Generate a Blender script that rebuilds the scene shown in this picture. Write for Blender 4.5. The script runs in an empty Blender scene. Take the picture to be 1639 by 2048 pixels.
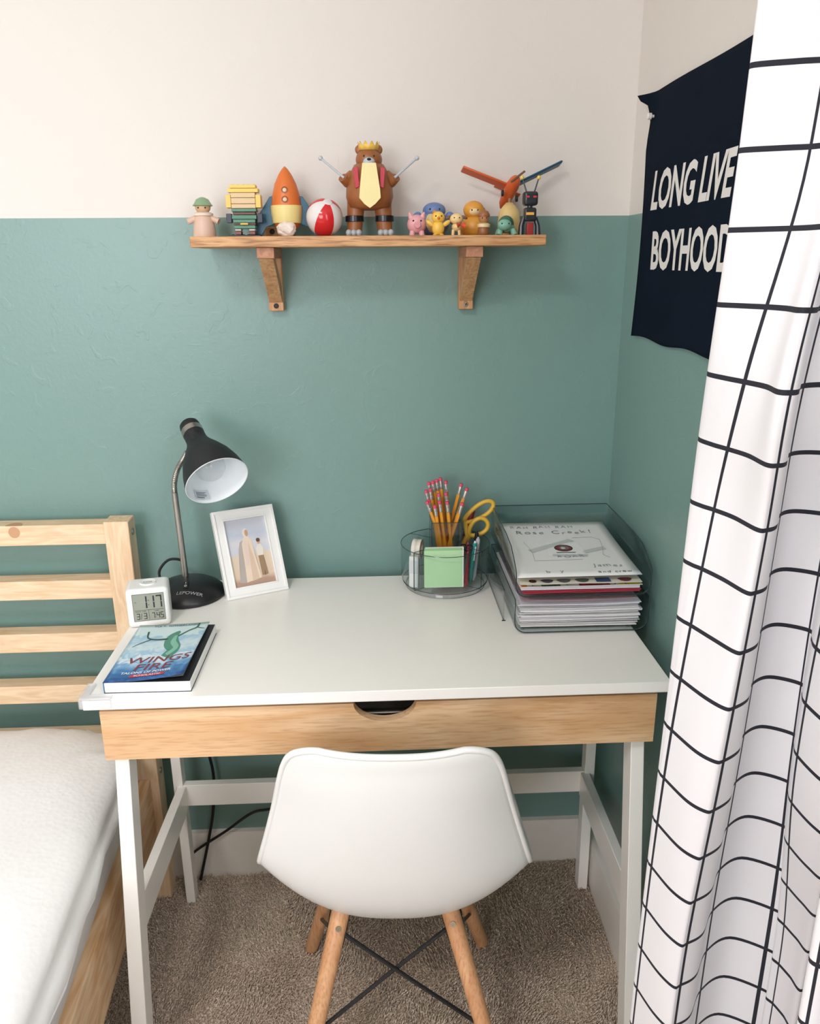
import bpy, bmesh, math, random
import numpy as np
from mathutils import Vector, Matrix, noise as mnoise

random.seed(7)
SC = bpy.context.scene
COL = SC.collection
PI = math.pi

# ------------------------------------------------------------------ camera
cam_d = bpy.data.cameras.new('camera')
cam_d.sensor_fit = 'HORIZONTAL'
cam_d.sensor_width = 36.0
cam_d.lens = 36.0 * 1604.0 / 1639.0
cam_d.clip_start = 0.02
cam = bpy.data.objects.new('camera', cam_d)
COL.objects.link(cam)
CAM = Vector((-0.03232, -1.64422, 1.43363))


def cam_axes(yaw, pitch, roll):
    cy, sy, cp, sp = math.cos(yaw), math.sin(yaw), math.cos(pitch), math.sin(pitch)
    f = Vector((sy * cp, cy * cp, -sp))
    r = Vector((cy, -sy, 0))
    u = r.cross(f)
    cr, sr = math.cos(roll), math.sin(roll)
    return cr * r + sr * u, -sr * r + cr * u, f


cr_, cu_, cf_ = cam_axes(0.04701, 0.304706, -0.007072)
m3 = Matrix((cr_, cu_, -cf_)).transposed()
cam.matrix_world = Matrix.Translation(CAM) @ m3.to_4x4()
SC.camera = cam

# ------------------------------------------------------------------ world, window light, exposure
w = bpy.data.worlds.new('daylight')
SC.world = w
w.use_nodes = True
w.node_tree.nodes['Background'].inputs[0].default_value = (0.86, 0.93, 1.0, 1)
w.node_tree.nodes['Background'].inputs[1].default_value = 1.6


def area(name, loc, look, sx, sy, power, col=(1, 1, 1)):
    d = bpy.data.lights.new(name, 'AREA')
    d.shape = 'RECTANGLE'
    d.size, d.size_y, d.energy, d.color = sx, sy, power, col
    o = bpy.data.objects.new(name, d)
    COL.objects.link(o)
    o.location = loc
    o.rotation_euler = (Vector(look) - Vector(loc)).to_track_quat('-Z', 'Z').to_euler()
    return o


# daylight through the side window, and through the window behind the photographer
area('window_daylight', (0.56, -2.05, 1.50), (-0.9, -1.7, 1.40), 1.45, 1.10, 19.0, (1.0, 0.99, 1.06))
area('rear_window_daylight', (-1.50, -4.27, 1.62), (-1.0, 0.0, 1.2), 1.6, 1.35, 34.0, (1.0, 0.99, 1.07))
clamp = area('added_overhead_fill', (-0.75, -1.75, 2.36), (-0.75, -1.75, 0.0), 0.42, 0.42, 13.0, (1.0, 0.98, 1.01))  # overhead fill, added to brighten desk and carpet from above
clamp.data.shape = 'DISK'

SC.view_settings.view_transform = 'Standard'
SC.view_settings.look = 'None'
SC.view_settings.exposure = 0.64
SC.view_settings.gamma = 1.0
SC.view_settings.use_curve_mapping = False
SC.cycles.max_bounces = 10
SC.cycles.diffuse_bounces = 6
SC.cycles.transparent_max_bounces = 24
SC.cycles.caustics_reflective = False
SC.cycles.caustics_refractive = False
SC.cycles.sample_clamp_indirect = 8.0

# ------------------------------------------------------------------ materials


def s(r, g, b):
    def c(v):
        v /= 255.0
        return v / 12.92 if v <= 0.04045 else ((v + 0.055) / 1.055) ** 2.4
    return (c(r), c(g), c(b), 1.0)


def newmat(name):
    m = bpy.data.materials.new(name)
    m.use_nodes = True
    nt = m.node_tree
    return m, nt, nt.nodes['Principled BSDF']


def N(nt, t, **kw):
    n = nt.nodes.new(t)
    for k, v in kw.items():
        if k in n.inputs:
            n.inputs[k].default_value = v
        else:
            setattr(n, k, v)
    return n


def L(nt, a, b):
    nt.links.new(a, b)


def add_bump(nt, p, scale, strength, dist=0.002, detail=3.0, coord='Object', stretch=(1, 1, 1)):
    tc = N(nt, 'ShaderNodeTexCoord')
    mp = N(nt, 'ShaderNodeMapping')
    mp.inputs['Scale'].default_value = stretch
    nz = N(nt, 'ShaderNodeTexNoise', Scale=scale, Detail=detail)
    bp = N(nt, 'ShaderNodeBump', Strength=strength, Distance=dist)
    L(nt, tc.outputs[coord], mp.inputs['Vector'])
    L(nt, mp.outputs[0], nz.inputs['Vector'])
    L(nt, nz.outputs['Fac'], bp.inputs['Height'])
    L(nt, bp.outputs[0], p.inputs['Normal'])
    return nz, bp


def plain(name, col, rough=0.5, metal=0.0, var=0.04, bump=None, spec=0.5, scale=30.0):
    m, nt, p = newmat(name)
    p.inputs['Roughness'].default_value = rough
    p.inputs['Metallic'].default_value = metal
    p.inputs['Specular IOR Level'].default_value = spec
    tc = N(nt, 'ShaderNodeTexCoord')
    nz = N(nt, 'ShaderNodeTexNoise', Scale=scale, Detail=2.0)
    mx = N(nt, 'ShaderNodeMix', data_type='RGBA', blend_type='MIX')
    c2 = tuple(max(0, c * (1 - 2 * var)) for c in col[:3]) + (1,)
    mx.inputs[6].default_value = col
    mx.inputs[7].default_value = c2
    L(nt, tc.outputs['Object'], nz.inputs['Vector'])
    L(nt, nz.outputs['Fac'], mx.inputs[0])
    L(nt, mx.outputs[2], p.inputs['Base Color'])
    if bump:
        add_bump(nt, p, bump[0], bump[1], bump[2])
    return m


def wood(name, light, mid, dark, axis='x', ring=9.0, fine=120.0, rough=0.45, knots=0.0, dash=0.5):
    """Long grain along one object axis: bent bands, short dark pores, slow colour drift."""
    m, nt, p = newmat(name)
    tc = N(nt, 'ShaderNodeTexCoord')
    oi = N(nt, 'ShaderNodeObjectInfo')
    ad = N(nt, 'ShaderNodeVectorMath', operation='MULTIPLY_ADD')
    L(nt, oi.outputs['Random'], ad.inputs[0])
    ad.inputs[1].default_value = (3.1, 1.7, 2.3)
    L(nt, tc.outputs['Object'], ad.inputs[2])

    def mapped(long, cross):
        mp = N(nt, 'ShaderNodeMapping')
        sc = [cross] * 3
        sc['xyz'.index(axis)] = long
        mp.inputs['Scale'].default_value = sc
        L(nt, ad.outputs[0], mp.inputs['Vector'])
        return mp
    n1 = N(nt, 'ShaderNodeTexNoise', Scale=1.0, Detail=3.0, Distortion=0.6)
    L(nt, mapped(ring * 0.14, ring).outputs[0], n1.inputs['Vector'])
    mul = N(nt, 'ShaderNodeMath', operation='MULTIPLY')
    mul.inputs[1].default_value = 9.0
    L(nt, n1.outputs['Fac'], mul.inputs[0])
    fr = N(nt, 'ShaderNodeMath', operation='PINGPONG')
    fr.inputs[1].default_value = 1.0
    L(nt, mul.outputs[0], fr.inputs[0])
    n2 = N(nt, 'ShaderNodeTexNoise', Scale=1.0, Detail=4.0)
    L(nt, mapped(fine * 0.07, fine).outputs[0], n2.inputs['Vector'])
    r1 = N(nt, 'ShaderNodeValToRGB')
    r1.color_ramp.elements[0].color = light
    r1.color_ramp.elements[1].color = mid
    L(nt, fr.outputs[0], r1.inputs['Fac'])
    r2 = N(nt, 'ShaderNodeValToRGB')
    r2.color_ramp.elements[0].position = 0.36
    r2.color_ramp.elements[0].color = (1, 1, 1, 1)
    r2.color_ramp.elements[1].position = 0.30
    r2.color_ramp.elements[1].color = (0, 0, 0, 1)
    r2.color_ramp.elements[0].position = 0.34
    r2.color_ramp.elements[1].position = 0.52
    L(nt, n2.outputs['Fac'], r2.inputs['Fac'])
    k = N(nt, 'ShaderNodeMath', operation='MULTIPLY')
    k.inputs[1].default_value = dash
    L(nt, r2.outputs['Color'], k.inputs[0])
    mx = N(nt, 'ShaderNodeMix', data_type='RGBA')
    L(nt, k.outputs[0], mx.inputs[0])
    L(nt, r1.outputs['Color'], mx.inputs[6])
    mx.inputs[7].default_value = dark
    L(nt, mx.outputs[2], p.inputs['Base Color'])
    p.inputs['Roughness'].default_value = rough
    bp = N(nt, 'ShaderNodeBump', Strength=0.12, Distance=0.001)
    L(nt, n2.outputs['Fac'], bp.inputs['Height'])
    L(nt, bp.outputs[0], p.inputs['Normal'])
    return m


def clear(name, tint, edge=0.55, gloss=0.06, milk=0.0):
    """Thin clear plastic: light passes, glancing faces reflect."""
    m = bpy.data.materials.new(name)
    m.use_nodes = True
    nt = m.node_tree
    nt.nodes.remove(nt.nodes['Principled BSDF'])
    out = nt.nodes['Material Output']
    tr = N(nt, 'ShaderNodeBsdfTransparent')
    tr.inputs[0].default_value = tint
    gl = N(nt, 'ShaderNodeBsdfGlossy', Roughness=gloss)
    fr = N(nt, 'ShaderNodeLayerWeight', Blend=0.5)
    pw = N(nt, 'ShaderNodeMath', operation='POWER')
    pw.inputs[1].default_value = 4.5
    L(nt, fr.outputs['Facing'], pw.inputs[0])
    mu = N(nt, 'ShaderNodeMath', operation='MULTIPLY_ADD')
    mu.inputs[1].default_value = edge
    mu.inputs[2].default_value = 0.035
    L(nt, pw.outputs[0], mu.inputs[0])
    mx = N(nt, 'ShaderNodeMixShader')
    L(nt, mu.outputs[0], mx.inputs[0])
    L(nt, tr.outputs[0], mx.inputs[1])
    L(nt, gl.outputs[0], mx.inputs[2])
    last = mx
    if milk:
        df = N(nt, 'ShaderNodeBsdfDiffuse')
        df.inputs[0].default_value = (0.86, 0.86, 0.87, 1)
        m2 = N(nt, 'ShaderNodeMixShader')
        m2.inputs[0].default_value = milk
        L(nt, mx.outputs[0], m2.inputs[1])
        L(nt, df.outputs[0], m2.inputs[2])
        last = m2
    L(nt, last.outputs[0], out.inputs['Surface'])
    return m


def wall_paint(name, col, rough):
    m, nt, p = newmat(name)
    p.inputs['Base Color'].default_value = col
    p.inputs['Roughness'].default_value = rough
    p.inputs['Specular IOR Level'].default_value = 0.5
    tc = N(nt, 'ShaderNodeTexCoord')
    n1 = N(nt, 'ShaderNodeTexNoise', Scale=130.0, Detail=2.0)
    n2 = N(nt, 'ShaderNodeTexNoise', Scale=26.0, Detail=4.0, Distortion=1.2)
    vr = N(nt, 'ShaderNodeTexVoronoi', Scale=18.0, feature='DISTANCE_TO_EDGE')
    rp = N(nt, 'ShaderNodeValToRGB')
    rp.color_ramp.elements[0].position = 0.60
    rp.color_ramp.elements[1].position = 0.66
    L(nt, tc.outputs['Object'], n1.inputs['Vector'])
    L(nt, tc.outputs['Object'], n2.inputs['Vector'])
    L(nt, n2.outputs['Fac'], rp.inputs['Fac'])
    a = N(nt, 'ShaderNodeMath', operation='MULTIPLY')
    a.inputs[1].default_value = 0.25
    L(nt, n1.outputs['Fac'], a.inputs[0])
    b = N(nt, 'ShaderNodeMath', operation='MULTIPLY_ADD')
    b.inputs[1].default_value = 0.17
    L(nt, rp.outputs['Color'], b.inputs[0])
    L(nt, a.outputs[0], b.inputs[2])
    bp = N(nt, 'ShaderNodeBump', Strength=0.42, Distance=0.0022)
    L(nt, b.outputs[0], bp.inputs['Height'])
    L(nt, bp.outputs[0], p.inputs['Normal'])
    return m


M = {}
M['cream_wall'] = wall_paint('cream_wall', s(219, 214, 207), 0.6)
M['teal_wall'] = wall_paint('teal_wall', s(117, 148, 141), 0.34)
M['ceiling'] = plain('ceiling_paint', s(236, 233, 228), 0.8)
M['trim'] = plain('trim_white', s(226, 221, 212), 0.45)
M['white_lacquer'] = plain('white_lacquer', s(242, 239, 232), 0.28, var=0.01)
M['white_plastic'] = plain('white_plastic', s(233, 233, 230), 0.32, var=0.008)
M['desk_wood'] = wood('desk_wood', s(228, 194, 154), s(206, 162, 116), s(176, 130, 86), 'x', 8, 330, 0.42, dash=0.45)
M['pine_x'] = wood('pine_rail_wood', s(234, 208, 174), s(220, 188, 150), s(200, 156, 112), 'x', 34, 200, 0.5, dash=0.25)
M['pine_z'] = wood('pine_post_wood', s(234, 208, 174), s(220, 188, 150), s(200, 156, 112), 'z', 34, 200, 0.5, dash=0.25)
M['pine_y'] = wood('pine_side_wood', s(230, 200, 162), s(204, 160, 114), s(186, 138, 92), 'y', 20, 160, 0.5, dash=0.35)
M['oak_x'] = wood('oak_board_wood', s(206, 160, 112), s(186, 138, 90), s(128, 84, 48), 'x', 24, 300, 0.5, dash=0.8)
M['oak_y'] = wood('oak_arm_wood', s(190, 138, 104), s(170, 118, 86), s(130, 86, 60), 'y', 30, 200, 0.5, dash=0.4)
M['oak_z'] = wood('oak_brace_wood', s(204, 156, 110), s(184, 136, 92), s(140, 96, 60), 'z', 26, 190, 0.5, dash=0.5)
M['beech'] = wood('beech_leg_wood', s(222, 172, 128), s(208, 154, 110), s(176, 120, 80), 'z', 14, 260, 0.4, dash=0.5)
M['black'] = plain('black_paint', s(22, 23, 25), 0.38)
M['black_matte'] = plain('black_rubber_paint', s(24, 26, 28), 0.55)
M['black_cable'] = plain('black_cable', s(18, 18, 20), 0.5)
M['steel'] = plain('brushed_steel', s(176, 172, 166), 0.32, metal=1.0)
M['screw'] = plain('screw_steel', s(170, 160, 140), 0.35, metal=1.0)
M['screw_dark'] = plain('screw_black', s(40, 36, 32), 0.4, metal=0.6)
M['navy'] = plain('navy_canvas', s(17, 27, 41), 0.95, var=0.12, bump=(900, 0.25, 0.0006), scale=14, spec=0.08)
M['letter_white'] = plain('white_print', s(226, 224, 220), 0.8)
M['paper'] = plain('white_paper', s(232, 231, 229), 0.8, var=0.015)
M['pages'] = plain('page_block', s(238, 237, 234), 0.85, var=0.03, scale=200)
M['pencil_lead'] = plain('graphite_line', s(140, 140, 142), 0.7, var=0.15)
M['ink'] = plain('dark_ink', s(44, 44, 50), 0.7)
M['mattress'] = plain('mattress_cloth', s(214, 213, 212), 0.9, bump=(500, 0.3, 0.001))
M['clear'] = clear('clear_plastic', (0.97, 0.98, 0.98, 1), 0.75)
M['smoke'] = clear('smoky_clear_plastic', (0.925, 0.950, 0.952, 1), 0.75)
M['edge'] = plain('plastic_cut_edge', s(40, 56, 60), 0.2)
M['guard'] = clear('clear_gel', (0.97, 0.97, 0.98, 1), 0.9, 0.15, 0.22)
M['glass'] = clear('window_glass', (0.97, 0.98, 0.98, 1), 0.6, 0.0)


def sheet_mat():
    m, nt, p = newmat('white_cotton_sheet')
    p.inputs['Base Color'].default_value = s(236, 235, 233)
    p.inputs['Roughness'].default_value = 0.9
    p.inputs['Sheen Weight'].default_value = 0.2
    tc = N(nt, 'ShaderNodeTexCoord')
    vo = N(nt, 'ShaderNodeTexVoronoi', Scale=95.0)
    nz = N(nt, 'ShaderNodeTexNoise', Scale=9.0, Detail=4.0, Distortion=0.8)
    ma = N(nt, 'ShaderNodeMath', operation='MULTIPLY_ADD')
    ma.inputs[1].default_value = 0.22
    L(nt, tc.outputs['Object'], vo.inputs['Vector'])
    L(nt, tc.outputs['Object'], nz.inputs['Vector'])
    L(nt, vo.outputs['Distance'], ma.inputs[0])
    L(nt, nz.outputs['Fac'], ma.inputs[2])
    bp = N(nt, 'ShaderNodeBump', Strength=0.30, Distance=0.006)
    L(nt, ma.outputs[0], bp.inputs['Height'])
    L(nt, bp.outputs[0], p.inputs['Normal'])
    return m


M['sheet'] = sheet_mat()


def curtain_mat():
    m, nt, p = newmat('windowpane_check_cloth')
    p.inputs['Roughness'].default_value = 0.85
    uv = N(nt, 'ShaderNodeUVMap')
    uv.uv_map = 'UVMap'
    sp = N(nt, 'ShaderNodeSeparateXYZ')
    L(nt, uv.outputs[0], sp.inputs[0])

    def line(o, half):
        f = N(nt, 'ShaderNodeMath', operation='FRACT')
        a = N(nt, 'ShaderNodeMath', operation='ADD')
        a.inputs[1].default_value = 100.5
        L(nt, o, a.inputs[0])
        L(nt, a.outputs[0], f.inputs[0])
        d = N(nt, 'ShaderNodeMath', operation='SUBTRACT')
        d.inputs[1].default_value = 0.5
        L(nt, f.outputs[0], d.inputs[0])
        ab = N(nt, 'ShaderNodeMath', operation='ABSOLUTE')
        L(nt, d.outputs[0], ab.inputs[0])
        lt = N(nt, 'ShaderNodeMath', operation='LESS_THAN')
        lt.inputs[1].default_value = half
        L(nt, ab.outputs[0], lt.inputs[0])
        return lt
    a, b = line(sp.outputs[0], 0.031), line(sp.outputs[1], 0.036)
    mx = N(nt, 'ShaderNodeMath', operation='MAXIMUM')
    L(nt, a.outputs[0], mx.inputs[0])
    L(nt, b.outputs[0], mx.inputs[1])
    c = N(nt, 'ShaderNodeMix', data_type='RGBA')
    c.inputs[6].default_value = s(222, 221, 223)
    c.inputs[7].default_value = s(26, 28, 38)
    L(nt, mx.outputs[0], c.inputs[0])
    L(nt, c.outputs[2], p.inputs['Base Color'])
    add_bump(nt, p, 700, 0.12, 0.0006)
    return m


M['curtain'] = curtain_mat()


def carpet_mat():
    m, nt, p = newmat('taupe_carpet_yarn')
    p.inputs['Roughness'].default_value = 1.0
    p.inputs['Specular IOR Level'].default_value = 0.1
    p.inputs['Sheen Weight'].default_value = 0.15
    tc = N(nt, 'ShaderNodeTexCoord')
    n1 = N(nt, 'ShaderNodeTexNoise', Scale=300.0, Detail=2.0)
    r = N(nt, 'ShaderNodeValToRGB')
    r.color_ramp.elements[0].position = 0.3
    r.color_ramp.elements[0].color = s(136, 116, 98)
    r.color_ramp.elements[1].position = 0.7
    r.color_ramp.elements[1].color = s(255, 236, 214)
    L(nt, tc.outputs['Object'], n1.inputs['Vector'])
    L(nt, n1.outputs['Fac'], r.inputs['Fac'])
    L(nt, r.outputs['Color'], p.inputs['Base Color'])
    return m


M['carpet'] = carpet_mat()


def cover_mat():
    """Book cover print: pale sky, frothy water, deep blue at the foot (v runs foot to head)."""
    m, nt, p = newmat('book_cover_print')
    p.inputs['Roughness'].default_value = 0.3
    uv = N(nt, 'ShaderNodeUVMap')
    uv.uv_map = 'UVMap'
    sp = N(nt, 'ShaderNodeSeparateXYZ')
    L(nt, uv.outputs[0], sp.inputs[0])
    mp = N(nt, 'ShaderNodeMapping')
    mp.inputs['Scale'].default_value = (5, 7, 1)
    mp.inputs['Rotation'].default_value = (0, 0, 0.5)
    L(nt, uv.outputs[0], mp.inputs['Vector'])
    nz = N(nt, 'ShaderNodeTexNoise', Scale=1.0, Detail=5.0, Distortion=1.6)
    L(nt, mp.outputs[0], nz.inputs['Vector'])
    a = N(nt, 'ShaderNodeMath', operation='MULTIPLY_ADD')
    a.inputs[1].default_value = 0.42
    L(nt, nz.outputs['Fac'], a.inputs[0])
    L(nt, sp.outputs[1], a.inputs[2])
    r = N(nt, 'ShaderNodeValToRGB')
    e = r.color_ramp.elements
    e[0].position, e[0].color = 0.18, s(22, 58, 112)
    e[1].position, e[1].color = 0.34, s(54, 112, 168)
    for pos, c in ((0.48, s(126, 172, 208)), (0.58, s(220, 232, 236)), (0.66, s(150, 190, 214)), (0.78, s(206, 222, 224)), (0.95, s(150, 192, 214)), (1.1, s(202, 222, 222))):
        k = e.new(min(pos, 1.0))
        k.color = c
    L(nt, a.outputs[0], r.inputs['Fac'])
    L(nt, r.outputs['Color'], p.inputs['Base Color'])
    return m


M['cover'] = cover_mat()


def picture_mat():
    m, nt, p = newmat('painted_print')
    p.inputs['Roughness'].default_value = 0.35
    uv = N(nt, 'ShaderNodeUVMap')
    uv.uv_map = 'UVMap'
    sp = N(nt, 'ShaderNodeSeparateXYZ')
    L(nt, uv.outputs[0], sp.inputs[0])
    mp = N(nt, 'ShaderNodeMapping')
    mp.inputs['Scale'].default_value = (3, 7, 1)
    L(nt, uv.outputs[0], mp.inputs['Vector'])
    nz = N(nt, 'ShaderNodeTexNoise', Scale=1.0, Detail=5.0)
    L(nt, mp.outputs[0], nz.inputs['Vector'])
    a = N(nt, 'ShaderNodeMath', operation='MULTIPLY_ADD')
    a.inputs[1].default_value = 0.16
    L(nt, nz.outputs['Fac'], a.inputs[0])
    L(nt, sp.outputs[1], a.inputs[2])
    r = N(nt, 'ShaderNodeValToRGB')
    e = r.color_ramp.elements
    e[0].position, e[0].color = 0.14, s(176, 144, 126)
    e[1].position, e[1].color = 0.22, s(212, 190, 166)
    for pos, c in ((0.52, s(214, 196, 174)), (0.58, s(196, 200, 208)), (0.72, s(206, 204, 208)), (0.85, s(182, 190, 202)), (1.0, s(192, 194, 202))):
        k = e.new(pos)
        k.color = c
    L(nt, a.outputs[0], r.inputs['Fac'])
    L(nt, r.outputs['Color'], p.inputs['Base Color'])
    return m


M['picture'] = picture_mat()

_cm = {}


def C(r, g, b, rough=0.4, var=0.03):
    k = (r, g, b, rough)
    if k not in _cm:
        _cm[k] = plain('paint_%d_%d_%d' % (r, g, b), s(r, g, b), rough, var=var)
    return _cm[k]


# ------------------------------------------------------------------ mesh helpers


def bmn():
    return bmesh.new()


def box(bm, x0, x1, y0, y1, z0, z1, mat=None):
    vs = [Vector((x, y, z)) for z in (z0, z1) for y in (y0, y1) for x in (x0, x1)]
    if mat:
        vs = [mat @ v for v in vs]
    v = [bm.verts.new(p) for p in vs]
    for f in ((0, 2, 3, 1), (4, 5, 7, 6), (0, 1, 5, 4), (2, 6, 7, 3), (0, 4, 6, 2), (1, 3, 7, 5)):
        bm.faces.new([v[i] for i in f])
    return bm


def hexa(bm, bot, top):
    """Six-sided block from four bottom and four top corners (same winding)."""
    v = [bm.verts.new(p) for p in list(bot) + list(top)]
    n = len(bot)
    caps = [bm.faces.new(v[:n][::-1]), bm.faces.new(v[n:])]
    if n > 4:
        bmesh.ops.triangulate(bm, faces=caps, ngon_method='EAR_CLIP')
    for i in range(n):
        j = (i + 1) % n
        bm.faces.new((v[i], v[j], v[n + j], v[n + i]))
    return bm


def sph(bm, c, r, sc=(1, 1, 1), seg=20, rot=None):
    m = Matrix.Translation(c)
    if rot:
        m = m @ rot
    m = m @ Matrix.Diagonal((r * sc[0], r * sc[1], r * sc[2], 1))
    bmesh.ops.create_uvsphere(bm, u_segments=seg, v_segments=max(8, seg * 2 // 3), radius=1.0, matrix=m)
    return bm


def frame_of(d):
    d = Vector(d).normalized()
    a = Vector((0, 0, 1)) if abs(d.z) < 0.9 else Vector((1, 0, 0))
    x = d.cross(a).normalized()
    return x, d.cross(x).normalized(), d


def rings(bm, rr, close=False, caps=True):
    vr = [[bm.verts.new(p) for p in r] for r in rr]
    n = len(vr[0])
    m = len(vr)
    for i in range(m if close else m - 1):
        a, b = vr[i], vr[(i + 1) % m]
        for k in range(n):
            bm.faces.new((a[k], a[(k + 1) % n], b[(k + 1) % n], b[k]))
    if caps and not close:
        bm.faces.new(vr[0][::-1])
        bm.faces.new(vr[-1])
    return vr


def tube(bm, pts, r, seg=10, caps=True, close=False):
    pts = [Vector(p) for p in pts]
    n = len(pts)
    rad = r if isinstance(r, (list, tuple)) else [r] * n
    out = []
    up = None
    for i in range(n):
        if close:
            t = pts[(i + 1) % n] - pts[i - 1]
        else:
            t = pts[min(i + 1, n - 1)] - pts[max(i - 1, 0)]
        t.normalize()
        if up is None:
            x, y, _ = frame_of(t)
        else:
            x = (up - t * up.dot(t)).normalized()
            y = t.cross(x)
        up = x
        out.append([pts[i] + (x * math.cos(a) + y * math.sin(a)) * rad[i] for a in (2 * PI * k / seg for k in range(seg))])
    rings(bm, out, close=close, caps=caps)
    return bm


def cone(bm, p0, p1, r0, r1, seg=16):
    return tube(bm, [p0, p1], [r0, r1], seg)


def lathe(bm, prof, c=(0, 0, 0), d=(0, 0, 1), seg=32, caps=True, closed=False):
    """prof: (radius, height along d)."""
    x, y, d = frame_of(d)
    c = Vector(c)
    rr = []
    for r, h in prof:
        rr.append([c + d * h + (x * math.cos(a) + y * math.sin(a)) * max(r, 1e-5) for a in (2 * PI * k / seg for k in range(seg))])
    rings(bm, rr, close=closed, caps=caps)
    return bm


def prism(bm, poly, z0, z1, mat=None):
    """Flat outline (x, y) raised from z0 to z1."""
    a = [Vector((p[0], p[1], z0)) for p in poly]
    b = [Vector((p[0], p[1], z1)) for p in poly]
    if mat:
        a = [mat @ v for v in a]
        b = [mat @ v for v in b]
    return hexa(bm, a, b)


def spline(P, n=8):
    P = [Vector(p) for p in P]
    out = []
    for i in range(len(P) - 1):
        p0, p1, p2, p3 = P[max(i - 1, 0)], P[i], P[i + 1], P[min(i + 2, len(P) - 1)]
        for k in range(n):
            t = k / n
            out.append(0.5 * ((2 * p1) + (p2 - p0) * t + (2 * p0 - 5 * p1 + 4 * p2 - p3) * t * t + (3 * p1 - p0 - 3 * p2 + p3) * t ** 3))
    out.append(P[-1])
    return out


def frame_m(origin, xd, yd):
    x = Vector(xd).normalized()
    y = Vector(yd)
    y = (y - x * y.dot(x)).normalized()
    z = x.cross(y)
    m = Matrix((x, y, z)).transposed().to_4x4()
    return Matrix.Translation(origin) @ m


_font_cache = {}


def text_bm(txt, size, m, bold=0.0, shear=0.0, align='CENTER', xs=1.0, ext=0.0002, space=1.0):
    """Flat lettering as mesh, laid in the frame m."""
    cu = bpy.data.curves.new('lettering_curve', 'FONT')
    cu.body = txt
    cu.size = size
    cu.offset = bold
    cu.shear = shear
    cu.align_x = align
    cu.extrude = ext
    cu.resolution_u = 3
    cu.space_character = space
    o = bpy.data.objects.new('lettering_curve', cu)
    COL.objects.link(o)
    dg = bpy.context.evaluated_depsgraph_get()
    me = bpy.data.meshes.new_from_object(o.evaluated_get(dg))
    bpy.data.objects.remove(o)
    bpy.data.curves.remove(cu)
    bm = bmn()
    bm.from_mesh(me)
    bpy.data.meshes.remove(me)
    bmesh.ops.transform(bm, matrix=m @ Matrix.Diagonal((xs, 1, 1, 1)), verts=bm.verts)
    return bm


def merge(*bms):
    out = bmn()
    for b in bms:
        me = bpy.data.meshes.new('tmp')
        b.to_mesh(me)
        b.free()
        out.from_mesh(me)
        bpy.data.meshes.remove(me)
    return out


def finish(bm, name, sharp=35):
    bmesh.ops.recalc_face_normals(bm, faces=bm.faces)
    me = bpy.data.meshes.new(name)
    bm.to_mesh(me)
    bm.free()
    me.polygons.foreach_set('use_smooth', [True] * len(me.polygons))
    me.set_sharp_from_angle(angle=math.radians(sharp))
    return me


def tag(o, label=None, cat=None, group=None, kind=None):
    if label:
        o['label'] = label
    if cat:
        o['category'] = cat
    if group:
        o['group'] = group
    if kind:
        o['kind'] = kind
    return o


def thing(name, label, cat, loc=(0, 0, 0), rotz=0.0, group=None):
    o = bpy.data.objects.new(name, None)
    o.empty_display_size = 0.02
    COL.objects.link(o)
    o.location = loc
    o.rotation_euler = (0, 0, rotz)
    return tag(o, label, cat, group)


def root_matrix(o):
    while o.parent:
        o = o.parent
    return Matrix.Translation(o.location) @ o.rotation_euler.to_matrix().to_4x4()


def part(name, bm, mat, parent=None, bevel=0.0, seg=2, sharp=35, label=None, world=True, kind=None):
    """One mesh object; its bmesh is in world coordinates unless world=False (then in its thing's own frame)."""
    if parent is not None and world:
        bmesh.ops.transform(bm, matrix=root_matrix(parent).inverted(), verts=bm.verts)
    me = finish(bm, name, sharp)
    mats = mat if isinstance(mat, (list, tuple)) else [mat]
    for k in mats:
        me.materials.append(k)
    o = bpy.data.objects.new(name, me)
    COL.objects.link(o)
    if parent is not None:
        o.parent = parent
    if bevel:
        b = o.modifiers.new('soft_edges', 'BEVEL')
        b.width = bevel
        b.segments = seg
        b.limit_method = 'ANGLE'
        b.angle_limit = math.radians(40)
    if label:
        o['label'] = label
    if kind:
        o['kind'] = kind
    return o


def single(name, bm, mat, label, cat, group=None, **kw):
    return tag(part(name, bm, mat, None, **kw), label, cat, group)


def set_uv(o, fn):
    me = o.data
    uv = me.uv_layers.new(name='UVMap')
    for lp in me.loops:
        uv.data[lp.index].uv = fn(me.vertices[lp.vertex_index].co)


def copy_tree(o, parent=None):
    c = o.copy()
    COL.objects.link(c)
    c.parent = parent
    for ch in list(o.children):
        copy_tree(ch, c)
    return c


# ------------------------------------------------------------------ the room
XR, ZP, ZC = 0.4768, 1.5132, 2.44
XL, YB = -2.5, -4.2


def struct(name, bm, mat, **kw):
    return tag(part(name, bm, mat, **kw), kind='structure')


def quad_wall(name, pts_of, bands, mats, label=None):
    bm = bmn()
    for i, rect in enumerate(bands):
        f = bm.faces.new([bm.verts.new(p) for p in pts_of(*rect[:4])])
        f.material_index = rect[4]
    me = finish(bm, name)
    for k in mats:
        me.materials.append(k)
    o = bpy.data.objects.new(name, me)
    COL.objects.link(o)
    return tag(o, label, kind='structure')


def slabwall(name, bands, mats, mk):
    """Wall of solid rectangles: mk(a0, a1, z0, z1) gives box bounds."""
    bm = bmn()
    for a0, a1, z0, z1, mi in bands:
        n0 = len(bm.faces)
        box(bm, *mk(a0, a1, z0, z1))
        bm.faces.ensure_lookup_table()
        for f in bm.faces[n0:]:
            f.material_index = mi
    return tag(part(name, bm, mats), kind='structure')


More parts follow.
